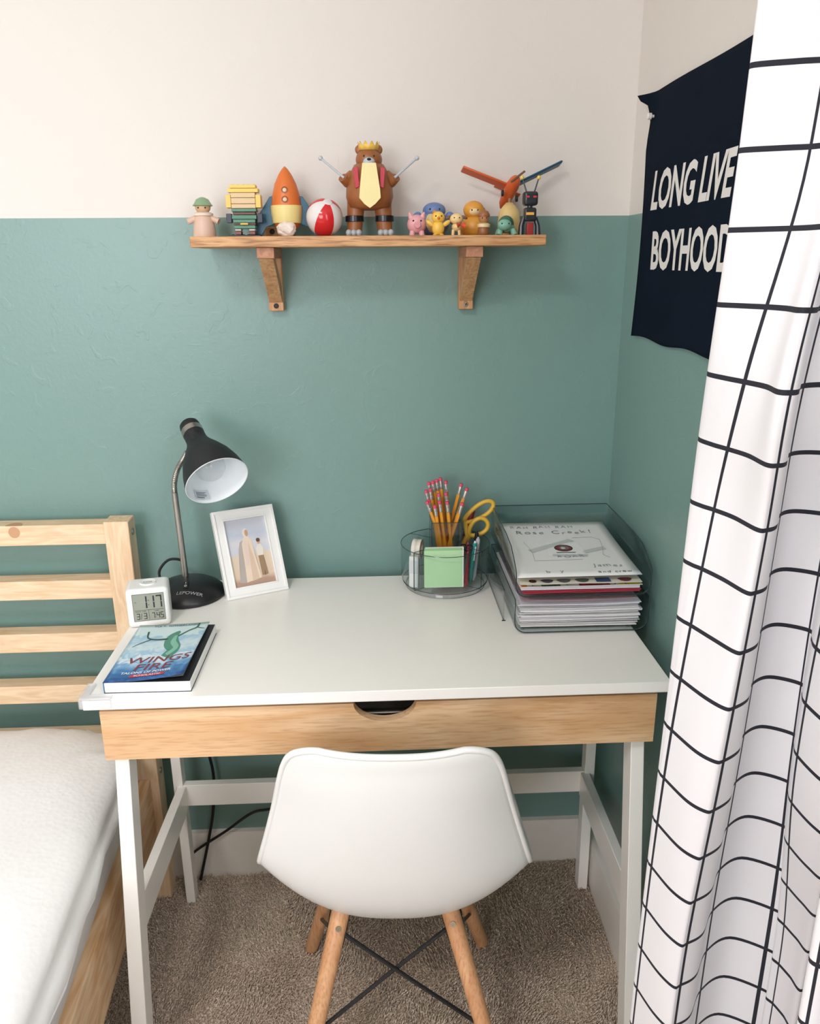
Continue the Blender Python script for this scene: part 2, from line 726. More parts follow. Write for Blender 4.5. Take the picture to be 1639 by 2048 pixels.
two = [M['teal_wall'], M['cream_wall']]
slabwall('wall_back', [(XL, XR + 0.1, 0, ZP, 0), (XL, XR + 0.1, ZP, ZC, 1)], two, lambda a0, a1, z0, z1: (a0, a1, 0, 0.1, z0, z1))
WY0, WY1, WZ0, WZ1 = -2.80, -1.28, 0.92, 2.08
slabwall('wall_right', [(WY1, 0, 0, ZP, 0), (WY1, 0, ZP, ZC, 1), (YB, WY0, 0, ZP, 0), (YB, WY0, ZP, ZC, 1), (WY0, WY1, 0, WZ0, 0), (WY0, WY1, WZ1, ZC, 1)],
         two, lambda a0, a1, z0, z1: (XR, XR + 0.1, a0, a1, z0, z1))
slabwall('wall_left', [(YB, 0, 0, ZC, 1)], two, lambda a0, a1, z0, z1: (XL - 0.1, XL, a0, a1, z0, z1))
RX0, RX1, RZ0, RZ1 = -2.32, -0.68, 0.92, 2.28
slabwall('wall_rear', [(XL, RX0, 0, ZC, 1), (RX1, XR, 0, ZC, 1), (RX0, RX1, 0, RZ0, 1), (RX0, RX1, RZ1, ZC, 1)], two,
         lambda a0, a1, z0, z1: (a0, a1, YB - 0.1, YB, z0, z1))
struct('ceiling', box(bmn(), XL - 0.1, XR + 0.1, YB - 0.1, 0.1, ZC, ZC + 0.08), M['ceiling'])
struct('floor', box(bmn(), XL - 0.1, XR + 0.1, YB - 0.1, 0.1, -0.06, -0.004), M['carpet'])


def window(name, mk, a0, a1, z0, z1):
    bm = bmn()
    t = 0.045
    for b in ((a0, a1, z0, z0 + t), (a0, a1, z1 - t, z1), (a0, a0 + t, z0 + t, z1 - t), (a1 - t, a1, z0 + t, z1 - t), (a0 + t, a1 - t, (z0 + z1) / 2 - 0.02, (z0 + z1) / 2 + 0.02)):
        box(bm, *mk(*b, 0.02, 0.06))
    f = tag(part(name, bm, M['trim'], bevel=0.003), kind='structure')
    g = part('pane', box(bmn(), *mk(a0 + t, a1 - t, z0 + t, z1 - t, 0.038, 0.042)), M['glass'], f)
    return f


window('window_1', lambda a0, a1, z0, z1, d0, d1: (XR + d0, XR + d1, a0, a1, z0, z1), WY0, WY1, WZ0, WZ1)
window('window_2', lambda a0, a1, z0, z1, d0, d1: (a0, a1, YB - d1, YB - d0, z0, z1), RX0, RX1, RZ0, RZ1)

HB = 0.122


def baseboard(name, pts, depth_dir):
    (x0, y0), (x1, y1) = pts
    dx, dy = depth_dir
    prof = [(0, -0.004), (0.014, -0.004), (0.014, HB - 0.012), (0.010, HB - 0.003), (0, HB)]
    bm = bmn()
    rings(bm, [[Vector((x + dx * d, y + dy * d, z)) for d, z in prof] for x, y in ((x0, y0), (x1, y1))])
    return struct(name, bm, M['trim'])


baseboard('baseboard_back', ((XL, 0), (XR, 0)), (0, -1))
baseboard('baseboard_right', ((XR, -0.0145), (XR, YB)), (-1, 0))


lampc = thing('added_fill_fixture', 'unseen round flush fixture overhead, added for the fill light', 'added fill fixture', (-0.75, -1.75, ZC))  # unseen fixture, invented to carry the overhead fill
part('rose', lathe(bmn(), [(0.25, -0.0002), (0.25, -0.03), (0.235, -0.035)], (-0.75, -1.75, ZC), seg=40), M['trim'], lampc)


def carpet_pile():
    """Tens of thousands of short leaning yarn ends on the part of the floor in view."""
    rng = np.random.default_rng(3)
    st = 0.0044
    xs = np.arange(-0.62, XR - 0.016, st)
    ys = np.arange(-1.0, -0.016, st)
    X, Y = np.meshgrid(xs, ys)
    X = X.ravel() + rng.uniform(-0.0022, 0.0022, X.size)
    Y = Y.ravel() + rng.uniform(-0.0022, 0.0022, Y.size)
    n = X.size
    low = np.array([mnoise.noise(Vector((x * 7.0, y * 7.0, 0.3))) for x, y in zip(X, Y)])
    low2 = np.array([mnoise.noise(Vector((x * 16.0, y * 16.0, 4.0))) for x, y in zip(X, Y)])
    ang = 4.2 * low + 1.8 * low2 + rng.normal(0, 0.6, n) - 1.2
    lean = rng.uniform(0.003, 0.0080, n)
    H = 0.0085 + rng.uniform(-0.0035, 0.0035, n) + 0.0012 * low
    r = 0.0019
    rot = rng.uniform(0, 2 * PI, n)
    V = np.zeros((n, 6, 3))
    for k in range(3):
        a = rot + 2 * PI * k / 3
        V[:, k, 0] = X + r * np.cos(a)
        V[:, k, 1] = Y + r * np.sin(a)
        V[:, k, 2] = -0.004
        V[:, k + 3, 0] = X + lean * np.cos(ang) + 0.62 * r * np.cos(a + 0.5)
        V[:, k + 3, 1] = Y + lean * np.sin(ang) + 0.62 * r * np.sin(a + 0.5)
        V[:, k + 3, 2] = -0.004 + H
    base = (np.arange(n) * 6)[:, None, None]
    tri = np.array([[0, 1, 4], [0, 4, 3], [1, 2, 5], [1, 5, 4], [2, 0, 3], [2, 3, 5], [3, 4, 5]])
    F = (base + tri[None]).reshape(-1, 3)
    me = bpy.data.meshes.new('carpet_pile')
    me.vertices.add(n * 6)
    me.vertices.foreach_set('co', V.ravel())
    me.loops.add(F.size)
    me.loops.foreach_set('vertex_index', F.ravel().astype(np.int32))
    me.polygons.add(len(F))
    me.polygons.foreach_set('loop_start', np.arange(0, F.size, 3, dtype=np.int32))
    me.polygons.foreach_set('use_smooth', np.ones(len(F), dtype=bool))
    me.update()
    me.validate()
    me.materials.append(M['carpet'])
    o = bpy.data.objects.new('carpet_pile', me)
    COL.objects.link(o)
    tag(o, 'brushed taupe carpet pile covering the floor under the desk', 'carpet', kind='stuff')


carpet_pile()

# ------------------------------------------------------------------ desk
ZT = 0.79
DX0, DX1, DYB, DYF = -0.4884, 0.4349, -0.05, -0.5288
desk = thing('writing_desk', 'white writing desk with one oak drawer and splayed white legs', 'desk', (-0.027, -0.29, 0))
part('desktop', box(bmn(), DX0, DX1, DYF, DYB, ZT - 0.019, ZT), M['white_lacquer'], desk, bevel=0.0012)
DZ0, DZ1 = 0.672, ZT - 0.0205
for x0, x1 in ((-0.452, -0.436), (0.386, 0.402)):
    part('side_panel', box(bmn(), x0, x1, -0.4965, -0.085, DZ0 + 0.004, DZ1 + 0.0005), M['white_lacquer'], desk, bevel=0.001)
part('back_panel', box(bmn(), -0.4355, 0.3855, -0.101, -0.085, DZ0 + 0.004, DZ1 + 0.0005), M['white_lacquer'], desk)
part('underside_panel', box(bmn(), -0.4355, 0.3855, -0.4965, -0.1015, DZ0 + 0.006, DZ0 + 0.012), M['white_lacquer'], desk)
# drawer front with a scooped hand hole
cxn, hw, dp = -0.0215, 0.0500, 0.0335
bm = bmn()
xs_ = [-0.4695, -0.30, -0.15] + [cxn + hw * math.cos(PI * (1 - k / 28)) for k in range(29)] + [0.12, 0.27, 0.4195]


def notch(x):
    q = (x - cxn) / hw
    return 0.7605 - (dp * (1 - q * q) ** 0.5 if abs(q) < 0.9999 else 0.0)


cols = [[bm.verts.new((x, yy, zz)) for yy, zz in ((-0.515, DZ0), (-0.515, notch(x)), (-0.4975, notch(x)), (-0.4975, DZ0))] for x in xs_]
for a, b in zip(cols[:-1], cols[1:]):
    for k in range(4):
        bm.faces.new((a[k], b[k], b[(k + 1) % 4], a[(k + 1) % 4]))
bm.faces.new(cols[0])
bm.faces.new(cols[-1][::-1])
dr = part('drawer', bm, M['desk_wood'], desk, label='oak drawer front with scooped finger hole')
bm = bmn()
box(bm, -0.43, 0.38, -0.4970, -0.12, DZ0 + 0.013, DZ0 + 0.018)
for b in ((-0.43, -0.42, -0.4965, -0.12), (0.37, 0.38, -0.4965, -0.12), (-0.42, 0.37, -0.13, -0.12)):
    box(bm, *b, DZ0 + 0.0185, 0.748)
part('drawer_box', bm, C(150, 148, 146, 0.5), dr)
part('metal_runner', box(bmn(), -0.10, 0.06, -0.47, -0.455, DZ0 + 0.019, DZ0 + 0.045), M['steel'], dr, bevel=0.004)


def leg_bm(top, bot):
    (ax0, ax1, ay0, ay1), (bx0, bx1, by0, by1) = top, bot
    zt = DZ0 + 0.004
    return hexa(bmn(), [(bx0, by0, 0), (bx1, by0, 0), (bx1, by1, 0), (bx0, by1, 0)], [(ax0, ay0, zt), (ax1, ay0, zt), (ax1, ay1, zt), (ax0, ay1, zt)])


LEGS = [((-0.4610, -0.4385, -0.497, -0.457), (-0.483, -0.455, -0.560, -0.520)),
        ((0.3890, 0.4112, -0.497, -0.457), (0.405, 0.433, -0.560, -0.520)),
        ((-0.4885, -0.4680, -0.112, -0.082), (-0.4888, -0.4680, -0.104, -0.072)),
        ((0.4290, 0.4510, -0.112, -0.082), (0.4330, 0.4555, -0.112, -0.082))]
for t_, b_ in LEGS:
    part('leg', leg_bm(t_, b_), M['white_lacquer'], desk, bevel=0.0012)
part('stretcher', box(bmn(), -0.468, 0.4310, -0.107, -0.089, 0.271, 0.325), M['white_lacquer'], desk, bevel=0.001)


def side_stretcher(xa0, xa1, xb0, xb1):
    ya, yb = -0.104, -0.487
    b = [(xa0, ya, 0.262), (xa1, ya, 0.262), (xb1, yb, 0.298), (xb0, yb, 0.298)]
    t = [(xa0, ya, 0.322), (xa1, ya, 0.322), (xb1, yb, 0.366), (xb0, yb, 0.366)]
    return hexa(bmn(), b, t)


part('stretcher', side_stretcher(0.4230, 0.4420, 0.4040, 0.4220), M['white_lacquer'], desk, bevel=0.001)
part('stretcher', side_stretcher(-0.4800, -0.4610, -0.4720, -0.4540), M['white_lacquer'], desk, bevel=0.001)


def corner_guard():
    bm = bmn()
    e = 0.0045
    x0, y0 = DX0 - e, DYF - e
    z0, z1 = ZT - 0.0150, ZT + 0.0045
    arm, wd = 0.050, 0.014
    # L-shaped cushion wrapped over both edges
    poly = [(x0, y0), (x0 + arm, y0), (x0 + arm, y0 + wd), (x0 + wd, y0 + wd), (x0 + wd, y0 + arm), (x0, y0 + arm)]
    a = [bm.verts.new((x, y, z1)) for x, y in poly]
    b = [bm.verts.new((x, y, ZT + 0.0004)) for x, y in poly]
    bm.faces.new(a)
    bm.faces.new(b[::-1])
    for i in range(6):
        j = (i + 1) % 6
        bm.faces.new((b[i], b[j], a[j], a[i]))
    box(bm, x0, x0 + arm, y0, DYF - 0.0004, z0, ZT + 0.0003)
    box(bm, x0, DX0 - 0.0004, DYF, y0 + arm, z0, ZT + 0.0003)
    return bm


single('corner_guard', corner_guard(), M['guard'], 'clear plastic bumper on the desk corner by the paperback', 'corner guard', bevel=0.0035, seg=3)

# ------------------------------------------------------------------ moulded chair
chair = thing('shell_chair', 'white moulded shell chair with beech legs pushed up to the desk', 'chair', (-0.009, -0.47, 0), 0.0)


def shell_bm():
    # rows from the seat's front lip to the top of the back: y, z of the middle, half width, lift of the rim, forward sweep of the rim, power
    K = [(-0.185, 0.372, 0.172, 0.010, 0.000), (-0.205, 0.389, 0.198, 0.026, 0.000), (-0.270, 0.382, 0.214, 0.060, 0.000), (-0.360, 0.364, 0.220, 0.090, 0.002),
         (-0.440, 0.350, 0.223, 0.110, 0.008), (-0.505, 0.351, 0.224, 0.124, 0.014), (-0.555, 0.374, 0.224, 0.106, 0.024), (-0.592, 0.420, 0.222, 0.070, 0.036),
         (-0.614, 0.480, 0.215, 0.036, 0.044), (-0.630, 0.552, 0.199, 0.020, 0.046), (-0.645, 0.626, 0.182, 0.009, 0.044), (-0.658, 0.694, 0.167, 0.004, 0.034),
         (-0.664, 0.730, 0.156, 0.005, 0.026), (-0.668, 0.750, 0.143, 0.006, 0.020), (-0.669, 0.760, 0.122, 0.006, 0.014), (-0.668, 0.763, 0.104, 0.005, 0.010)]
    # smooth the table along the profile
    pts = spline([Vector((a, b, c)) for a, b, c, d, e in K], 4)
    ex = spline([Vector((d, e, 0)) for a, b, c, d, e in K], 4)
    nu = 40
    TC, TS = math.cos(0.050), math.sin(0.050)
    rows = []
    for p, q in zip(pts, ex):
        row = []
        for i in range(nu + 1):
            u = -1 + 2 * i / nu
            lift = q.x * abs(u) ** 2.6
            fwd = q.y * abs(u) ** 2.4
            a, b = p.z * u, p.x + fwd + 0.45
            row.append(Vector((-0.005 + a * TC + b * TS, -0.45 - a * TS + b * TC, p.y + lift)))
        rows.append(row)
    bm = bmn()
    vr = [[bm.verts.new(v) for v in r] for r in rows]
    for a, b in zip(vr[:-1], vr[1:]):
        for i in range(nu):
            bm.faces.new((a[i], a[i + 1], b[i + 1], b[i]))
    return bm, rows


bm, rows = shell_bm()
sh = part('seat_shell', bm, M['white_plastic'], chair, sharp=180)
so = sh.modifiers.new('thickness', 'SOLIDIFY')
so.thickness = 0.0055
so.offset = 0
# rolled rim all the way round
rim = [r[-1] for r in rows] + list(reversed(rows[-1]))[1:] + [r[0] for r in reversed(rows)][1:] + rows[0][1:-1]
part('rolled_rim', tube(bmn(), rim, 0.0054, 8, close=True), M['white_plastic'], sh, sharp=180)


def leg_pts(a, b, ra, rb):
    a, b = Vector(a), Vector(b)
    bm = bmn()
    P = [a + (b - a) * t for t in (0, 0.02, 0.5, 0.97, 0.992, 1.0)]
    tube(bm, P, [ra * 0.9, ra, (ra + rb) / 2, rb, rb * 0.88, rb * 0.5], 18)
    return bm


CL = [((-0.097, -0.500, 0.380), (-0.197, -0.660, 0.0)), ((0.076, -0.500, 0.380), (0.186, -0.660, 0.0)),
      ((-0.097, -0.352, 0.372), (-0.190, -0.252, 0.0)), ((0.078, -0.352, 0.372), (0.186, -0.258, 0.0))]
for a, b in CL:
    lg = part('leg', leg_pts(a, b, 0.0165, 0.0140), M['beech'], chair, sharp=60)
    a, b = Vector(a), Vector(b)
    d = (b - a).normalized()
    side = Vector((0, -1, 0)) if a.y < -0.45 else Vector((0, 1, 0))
    side = (side - d * side.dot(d)).normalized()
    for t in (0.135, 0.575):
        c = a + (b - a) * t + side * (0.0166 - 0.0025 * t)
        part('screw', lathe(bmn(), [(0.0016, 0.0006), (0.0018, 0.0012), (0.0050, 0.0012), (0.0050, -0.003)], c, side, 14), M['screw'], lg)
    # slotted bracket set into the leg's inner side
    inn = Vector((1 if a.x < -0.01 else -1, 0, 0))
    inn = (inn - d * inn.dot(d)).normalized()
    c = a + (b - a) * 0.11 + inn * 0.0135
    part('bracket', tube(bmn(), [c - d * 0.035, c + d * 0.045], 0.0042, 6), M['black'], lg)


def rodlerp(i, t):
    a, b = Vector(CL[i][0]), Vector(CL[i][1])
    return a + (b - a) * t


for (i, t0), (j, t1) in (((0, 0.15), (1, 0.57)), ((1, 0.15), (0, 0.57)), ((2, 0.20), (3, 0.70)), ((3, 0.20), (2, 0.70)), ((0, 0.17), (2, 0.70)), ((2, 0.22), (0, 0.60)), ((1, 0.17), (3, 0.70)), ((3, 0.22), (1, 0.60))):
    p, q = rodlerp(i, t0), rodlerp(j, t1)
    off = Vector((0, -0.0035 if i == 0 else 0.0035, 0)) if {i, j} == {0, 1} else Vector((0, 0, 0))
    m_ = (p + q) / 2 + off
    part('brace_rod', tube(bmn(), [p, p + (m_ - p) * 0.1 + off * 0.4, m_, q + (m_ - q) * 0.1 + off * 0.4, q], 0.0036, 8), M['black'], chair)
part('mount_plate', box(bmn(), -0.10, 0.08, -0.50, -0.355, 0.358, 0.366), M['black'], chair, bevel=0.002)

# ------------------------------------------------------------------ bed, mattress, sheet
bed = thing('pine_bed', 'pine bed with slatted headboard against the teal wall', 'bed', (-1.05, -0.06, 0))
PX0, PX1 = -0.577, -0.5275
for x0, x1 in ((PX0, PX1), (-1.585, -1.535)):
    ps = part('post', box(bmn(), x0, x1, -0.084, -0.038, 0, 0.9345), M['pine_z'], bed, bevel=0.002)
    if x0 > -1:
        for z in (0.906, 0.335):
            part('bolt', lathe(bmn(), [(0.0028, 0.0), (0.0035, 0.0012), (0.0070, 0.0012), (0.0072, -0.004)], (x1 + 0.0006, -0.060, z), (1, 0, 0), 16), M['steel'], ps)
for z0, z1 in ((0.884, 0.927), (0.764, 0.806), (0.644, 0.687), (0.522, 0.564), (0.398, 0.441)):
    part('slat', box(bmn(), -1.536, PX0 + 0.0005, -0.074, -0.034, z0, z1), M['pine_x'], bed, bevel=0.002)


knot = C(196, 150, 112, 0.5)
part('knot', prism(bmn(), [(-0.7585 + 0.0115 * math.cos(a), 0.9135 + 0.0120 * math.sin(a)) for a in (2 * PI * k / 22 for k in range(22))], 0.0001, 0.0003, frame_m((0, -0.074, 0), (1, 0, 0), (0, 0, 1))), knot, bed)
part('knot', prism(bmn(), [(-0.7585 + 0.0165 * math.cos(a), -0.0735 + 0.022 * math.sin(a)) for a in (PI * k / 14 for k in range(15))], 0.9271, 0.9273), knot, bed)


def side_rail(x0, x1, x2, x3):
    return hexa(bmn(), [(x0, -0.085, 0.178), (x1, -0.085, 0.178), (x3, -2.02, 0.178), (x2, -2.02, 0.178)],
                [(x0, -0.085, 0.328), (x1, -0.085, 0.328), (x3, -2.02, 0.328), (x2, -2.02, 0.328)])


part('bed_rail', side_rail(-0.572, -0.5440, -0.460, -0.432), M['pine_y'], bed, bevel=0.002)
part('bed_rail', side_rail(-1.575, -1.545, -1.575, -1.545), M['pine_y'], bed, bevel=0.002)
part('bed_leg', box(bmn(), -0.475, -0.430, -2.06, -2.015, 0, 0.36), M['pine_z'], bed, bevel=0.002)
part('bed_leg', box(bmn(), -1.585, -1.535, -2.06, -2.015, 0, 0.36), M['pine_z'], bed, bevel=0.002)
part('foot_rail', box(bmn(), -1.535, -0.475, -2.055, -2.02, 0.20, 0.36), M['pine_x'], bed, bevel=0.002)
for k in range(6):
    part('bed_slat', box(bmn(), -1.544, -0.570, -0.22 - 0.33 * k, -0.14 - 0.33 * k, 0.262, 0.28), M['pine_x'], bed)

# mattress outline in plan, clockwise from the far head corner to the foot, with a softly rounded corner
MX0, MX1, MY0, MY1, MZ = -1.54, -0.546, -2.0, -0.092, 0.502


def plan(inset, n_side=46, n_corner=16, rc=0.135):
    x0, x1, y0, y1 = MX0 + inset, MX1 - inset, MY0 + inset, MY1 - inset
    r = max(rc - inset * 0.6, 0.02)
    P = []
    for cx, cy, a0 in ((x1 - r, y1 - r, PI / 2), (x1 - r, y0 + r, 0), (x0 + r, y0 + r, -PI / 2), (x0 + r, y1 - r, -PI)):
        for k in range(n_corner + 1):
            a = a0 - (PI / 2) * k / n_corner
            P.append(Vector((cx + r * math.cos(a), cy + r * math.sin(a), 0)))
        nx, ny = {0: (x1, y0 + r), 1: (x0 + r, y0), 2: (x0, y1 - r), 3: (x1 - r, y1)}[(PI / 2, 0, -PI / 2, -PI).index(a0)]
        for k in range(1, n_side):
            e = P[-1]
            t = k / n_side
            st = Vector((cx + r * math.cos(a0 - PI / 2), cy + r * math.sin(a0 - PI / 2), 0))
            P.append(st.lerp(Vector((nx, ny, 0)), t))
    out = []
    for p in P:
        # the bed stands a touch askew: its foot a little nearer the desk
        out.append(Vector((p.x + max(0.0, (-0.1 - p.y)) * 0.058, p.y, 0)))
    return out


def ring_mesh(rows):
    bm = bmn()
    vr = rings(bm, rows, caps=False)
    bm.faces.new(vr[-1])
    return bm


def sheet_rows():
    prof = []
    # (inset, z-fraction) from hem up to the top
    fall = 9
    rows = []
    base = plan(0.0)
    cen = Vector((-1.04, -1.05, 0))
    n = len(base)
    for j in range(fall + 1):
        t = j / fall
        row = []
        for i, p in enumerate(base):
            nrm = (base[(i + 1) % n] - base[i - 1]).cross(Vector((0, 0, 1))).normalized()
            if nrm.dot(p - cen) < 0:
                nrm = -nrm
            d = -0.092 - p.y
            hem = 0.452 - 0.056 * min(1.0, max(0.0, d / 0.45))
            hem += 0.0035 * math.sin(i * 0.9) + 0.003 * math.sin(i * 2.3)
            z = hem + (0.458 - hem) * t
            w = (1 - t) ** 1.2
            f = 0.0036 * w * math.sin(i * 1.35 + 1.2 * math.sin(i * 0.31)) + 0.002 * w * math.sin(i * 0.47)
            cor = math.exp(-(((p.x - MX1) ** 2 + (p.y - MY1) ** 2) / 0.02))
            f += 0.010 * cor * (0.3 + 0.7 * w) * math.sin(i * 1.7)
            sag = 0.012 * math.sin(PI * min(1, t * 1.1)) - 0.004
            row.append(Vector((p.x + nrm.x * (f + sag), p.y + nrm.y * (f + sag), z)))
        rows.append(row)
    for ins, z in ((0.003, 0.4700), (0.010, 0.4800), (0.022, 0.4890), (0.042, 0.4965), (0.070, 0.5025), (0.11, 0.5075), (0.19, 0.5120), (0.30, 0.5140), (0.42, 0.5150)):
        q = plan(ins)
        row = []
        for i, p in enumerate(q):
            crease = 0.0025 * math.exp(-ins / 0.10) * math.sin(i * 0.8 + ins * 60)
            hd = math.exp(-max(0.0, -0.092 - p.y) / 0.16)
            z2 = z + crease + 0.004 * mnoise.noise(Vector((p.x * 6, p.y * 6, 1.0))) - 0.006 * hd - 0.022 * math.exp(-((p.x - MX1) ** 2 + (p.y - MY1) ** 2) / 0.012) + 0.0025 * math.exp(-((p.x - MX1) ** 2 + (p.y - MY1) ** 2) / 0.05) * math.sin(70 * (p.x - p.y) + 3 * math.sin(20 * (p.x + p.y)))
            row.append(Vector((p.x, p.y, z2)))
        rows.append(row)
    return rows


def matt_rows():
    rows = []
    for ins, z in ((0.035, 0.281), (0.016, 0.284), (0.016, 0.325), (0.002, 0.345), (-0.001, 0.40), (0.002, 0.44), (0.010, 0.462), (0.030, 0.482), (0.09, 0.490), (0.25, 0.493)):
        rows.append([Vector((p.x, p.y, z)) for p in plan(ins + 0.008 if z > 0.30 else ins + 0.03)])
    return rows


bm = ring_mesh(matt_rows())
single('mattress', bm, M['mattress'], 'white mattress lying in the pine bed under the sheet', 'mattress', sharp=180)
rows_ = sheet_rows()
bm = ring_mesh(rows_)
st = thing('fitted_sheet', 'white dimpled fitted sheet stretched over the mattress', 'bed sheet', (-1.04, -1.05, 0.4))
part('cloth', bm, M['sheet'], st, sharp=180)
part('hem', tube(bmn(), [Vector((p.x, p.y, p.z)) for p in rows_[0]], 0.0042, 6, close=True), M['sheet'], st, sharp=180)

# ------------------------------------------------------------------ curtain
# plan of the folds at several heights (x, y, threads counted in checks), hung about 0.7 m from the lens
PTS = {
    1.555: [(.50, -.60, -2.2), (.43, -.628, -1.4), (.400, -.654, -.85), (.440, -.676, -.35), (.466, -.686, 0), (.476, -.702, .45), (.480, -.724, .8), (.490, -.722, 1), (.508, -.700, 1.45), (.535, -.668, 2), (.575, -.655, 2.5), (.600, -.672, 3), (.590, -.70, 3.5), (.583, -.73, 4), (.588, -.775, 4.5), (.605, -.79, 4.9), (.635, -.75, 5.5), (.665, -.70, 6.2)],
    1.297: [(.49, -.575, -2.0), (.42, -.606, -1.1), (.400, -.629, -.60), (.4060, -.668, -.25), (.4156, -.7022, 0), (.4231, -.7402, .45), (.4180, -.7780, .85), (.4290, -.7840, 1), (.4415, -.7760, 1.35), (.4650, -.7388, 1.95), (.4980, -.7300, 2.4), (.5350, -.745, 3), (.532, -.775, 3.5), (.530, -.80, 4), (.538, -.845, 4.5), (.555, -.86, 4.9), (.600, -.81, 5.5), (.640, -.75, 6.2)],
    1.1176: [(.49, -.565, -1.8), (.42, -.594, -.95), (.400, -.6155, -.50), (.4050, -.640, -.25), (.4144, -.6589, 0), (.4261, -.6925, .5), (.4330, -.7405, .85), (.4436, -.7432, 1), (.4617, -.7304, 1.35), (.4892, -.6846, 2), (.5176, -.6708, 2.45), (.5520, -.690, 3), (.546, -.715, 3.5), (.540, -.742, 4), (.545, -.79, 4.5), (.560, -.815, 4.9), (.605, -.77, 5.5), (.640, -.71, 6.2)],
    .7524: [(.49, -.560, -1.8), (.43, -.580, -.9), (.400, -.6036, -.38), (.3960, -.618, -.2), (.3985, -.6329, 0), (.4128, -.6867, .55), (.4295, -.7116, .85), (.4421, -.7104, 1), (.4737, -.6883, 1.4), (.4985, -.6498, 2), (.5360, -.6300, 2.45), (.5735, -.6543, 3), (.5602, -.679, 3.6), (.5517, -.705, 4), (.5555, -.7602, 4.6), (.572, -.785, 4.9), (.615, -.735, 5.5), (.650, -.67, 6.2)],
    .3626: [(.50, -.548, -1.8), (.43, -.570, -.9), (.400, -.5926, -.35), (.3960, -.600, -.2), (.3974, -.6090, 0), (.4091, -.6550, .55), (.4237, -.6831, .85), (.4355, -.6806, 1), (.4664, -.6647, 1.4), (.5015, -.6195, 2), (.5528, -.5940, 2.5), (.6091, -.6255, 3.1), (.6040, -.640, 3.6), (.6090, -.652, 4), (.6150, -.6764, 4.5), (.6205, -.7019, 4.9), (.6596, -.6623, 5.5), (.6784, -.6224, 6.2)],
}
for z_ in PTS:
    e_ = PTS[z_][-1]
    PTS[z_] += [(0.60, -0.80, 7.0), (0.475, -0.925, 8.4), (0.445, -0.965, 8.9), (0.50, -0.965, 9.6), (0.655, -0.87, 11.0), (0.665, -0.92, 11.8), (0.47, -1.07, 14.2), (0.455, -1.10, 14.6), (0.52, -1.10, 15.4), (0.665, -1.02, 17.0)]  # out-of-view folds, added to block window light from the visible recess
PTS[2.36] = [(x, y - 0.03, u) for x, y, u in PTS[1.555]]
PTS[-.451] = [(x, y + 0.010, u) for x, y, u in PTS[.3626]]


def curtain():
    S = 0.70
    lv = sorted(PTS)
    prof = {z: [Vector((x, y, u)) for x, y, u in PTS[z]] for z in lv}
    nz = 130
    us, rows = [], []
    zs = [lv[0] + (lv[-1] - lv[0]) * k / nz for k in range(nz + 1)]
    for z in zs:
        i = max(k for k in range(len(lv) - 1) if lv[k] <= z + 1e-9)
        z0, z1 = lv[i], lv[i + 1]
        zm, zp = lv[max(i - 1, 0)], lv[min(i + 2, len(lv) - 1)]
        t = (z - z0) / (z1 - z0)
        h00, h10, h01, h11 = 2 * t ** 3 - 3 * t * t + 1, t ** 3 - 2 * t * t + t, -2 * t ** 3 + 3 * t * t, t ** 3 - t * t
        row = []
        for a, b, c, d in zip(prof[zm], prof[z0], prof[z1], prof[zp]):
            m0 = (c - a) * ((z1 - z0) / max(1e-6, (z1 - zm)))
            m1 = (d - b) * ((z1 - z0) / max(1e-6, (zp - z0)))
            row.append(b * h00 + m0 * h10 + c * h01 + m1 * h11)
        rows.append((z, spline(row, 7)))
    bm = bmn()
    uvl = bm.loops.layers.uv.new('UVMap')
    grid = []
    for z, row in rows:
        r = []
        for p in row:
            P = CAM + (Vector((p.x, p.y, z)) - CAM) * S
            r.append((bm.verts.new(P), p.z, (z - 1.1176) / 0.0868))
        grid.append(r)
    for a, b in zip(grid[:-1], grid[1:]):
        for i in range(len(a) - 1):
            q = (a[i], a[i + 1], b[i + 1], b[i])
            f = bm.faces.new([k[0] for k in q])
            for lp, k in zip(f.loops, q):
                lp[uvl].uv = (k[1], k[2])
    return bm


o = single('check_curtain', curtain(), M['curtain'], 'white curtain with black windowpane check hanging in deep folds by the window', 'curtain', sharp=180)
md = o.modifiers.new('thickness', 'SOLIDIFY')
md.thickness = 0.0012
md.offset = 0

# ------------------------------------------------------------------ banner on the side wall
ban = thing('canvas_banner', 'navy canvas banner with white capital lettering pinned to the side wall', 'banner', (0.470, -0.30, 1.5))
BZ0, BZ1 = 1.2915, 1.7085


def ban_x(y, z):
    """How far the cloth stands off the wall."""
    off = 0.004 + 0.003 * math.sin(y * 9 + z * 4) ** 2
    k = max(0.0, 1 - (-y - 0.075) / 0.06)
    top = max(0.0, (z - 1.66) / 0.05)
    off += 0.006 * k * k + 0.026 * (k ** 1.5) * top ** 1.3
    return XR - off


bm = bmn()
ny, nz = 46, 46
gr = []
for j in range(nz + 1):
    r = []
    for i in range(ny + 1):
        v = j / nz
        z = BZ0 + (BZ1 - BZ0) * v
        yl = -0.0965 - 0.012 * math.sin(PI * min(1, v * 1.2)) - 0.012 * max(0, 1 - abs(v - 0.9) / 0.12) + (0.012 if v > 0.97 else 0)
        y = yl + (-0.66 - yl) * i / ny
        r.append(bm.verts.new((ban_x(y, z), y, z + 0.003 * math.sin(i * 0.35) * (1 - v))))
    gr.append(r)
for a, b in zip(gr[:-1], gr[1:]):
    for i in range(ny):
        bm.faces.new((a[i], a[i + 1], b[i + 1], b[i]))
cl = part('cloth', bm, M['navy'], ban, sharp=180)
md = cl.modifiers.new('thickness', 'SOLIDIFY')
md.thickness = 0.0014
md.offset = 0


def on_banner(bm):
    for v in bm.verts:
        v.co.x = ban_x(v.co.y, v.co.z) - 0.0016 - 0.0002 * (1 if v.co.x < 0 else 0)
    return bm


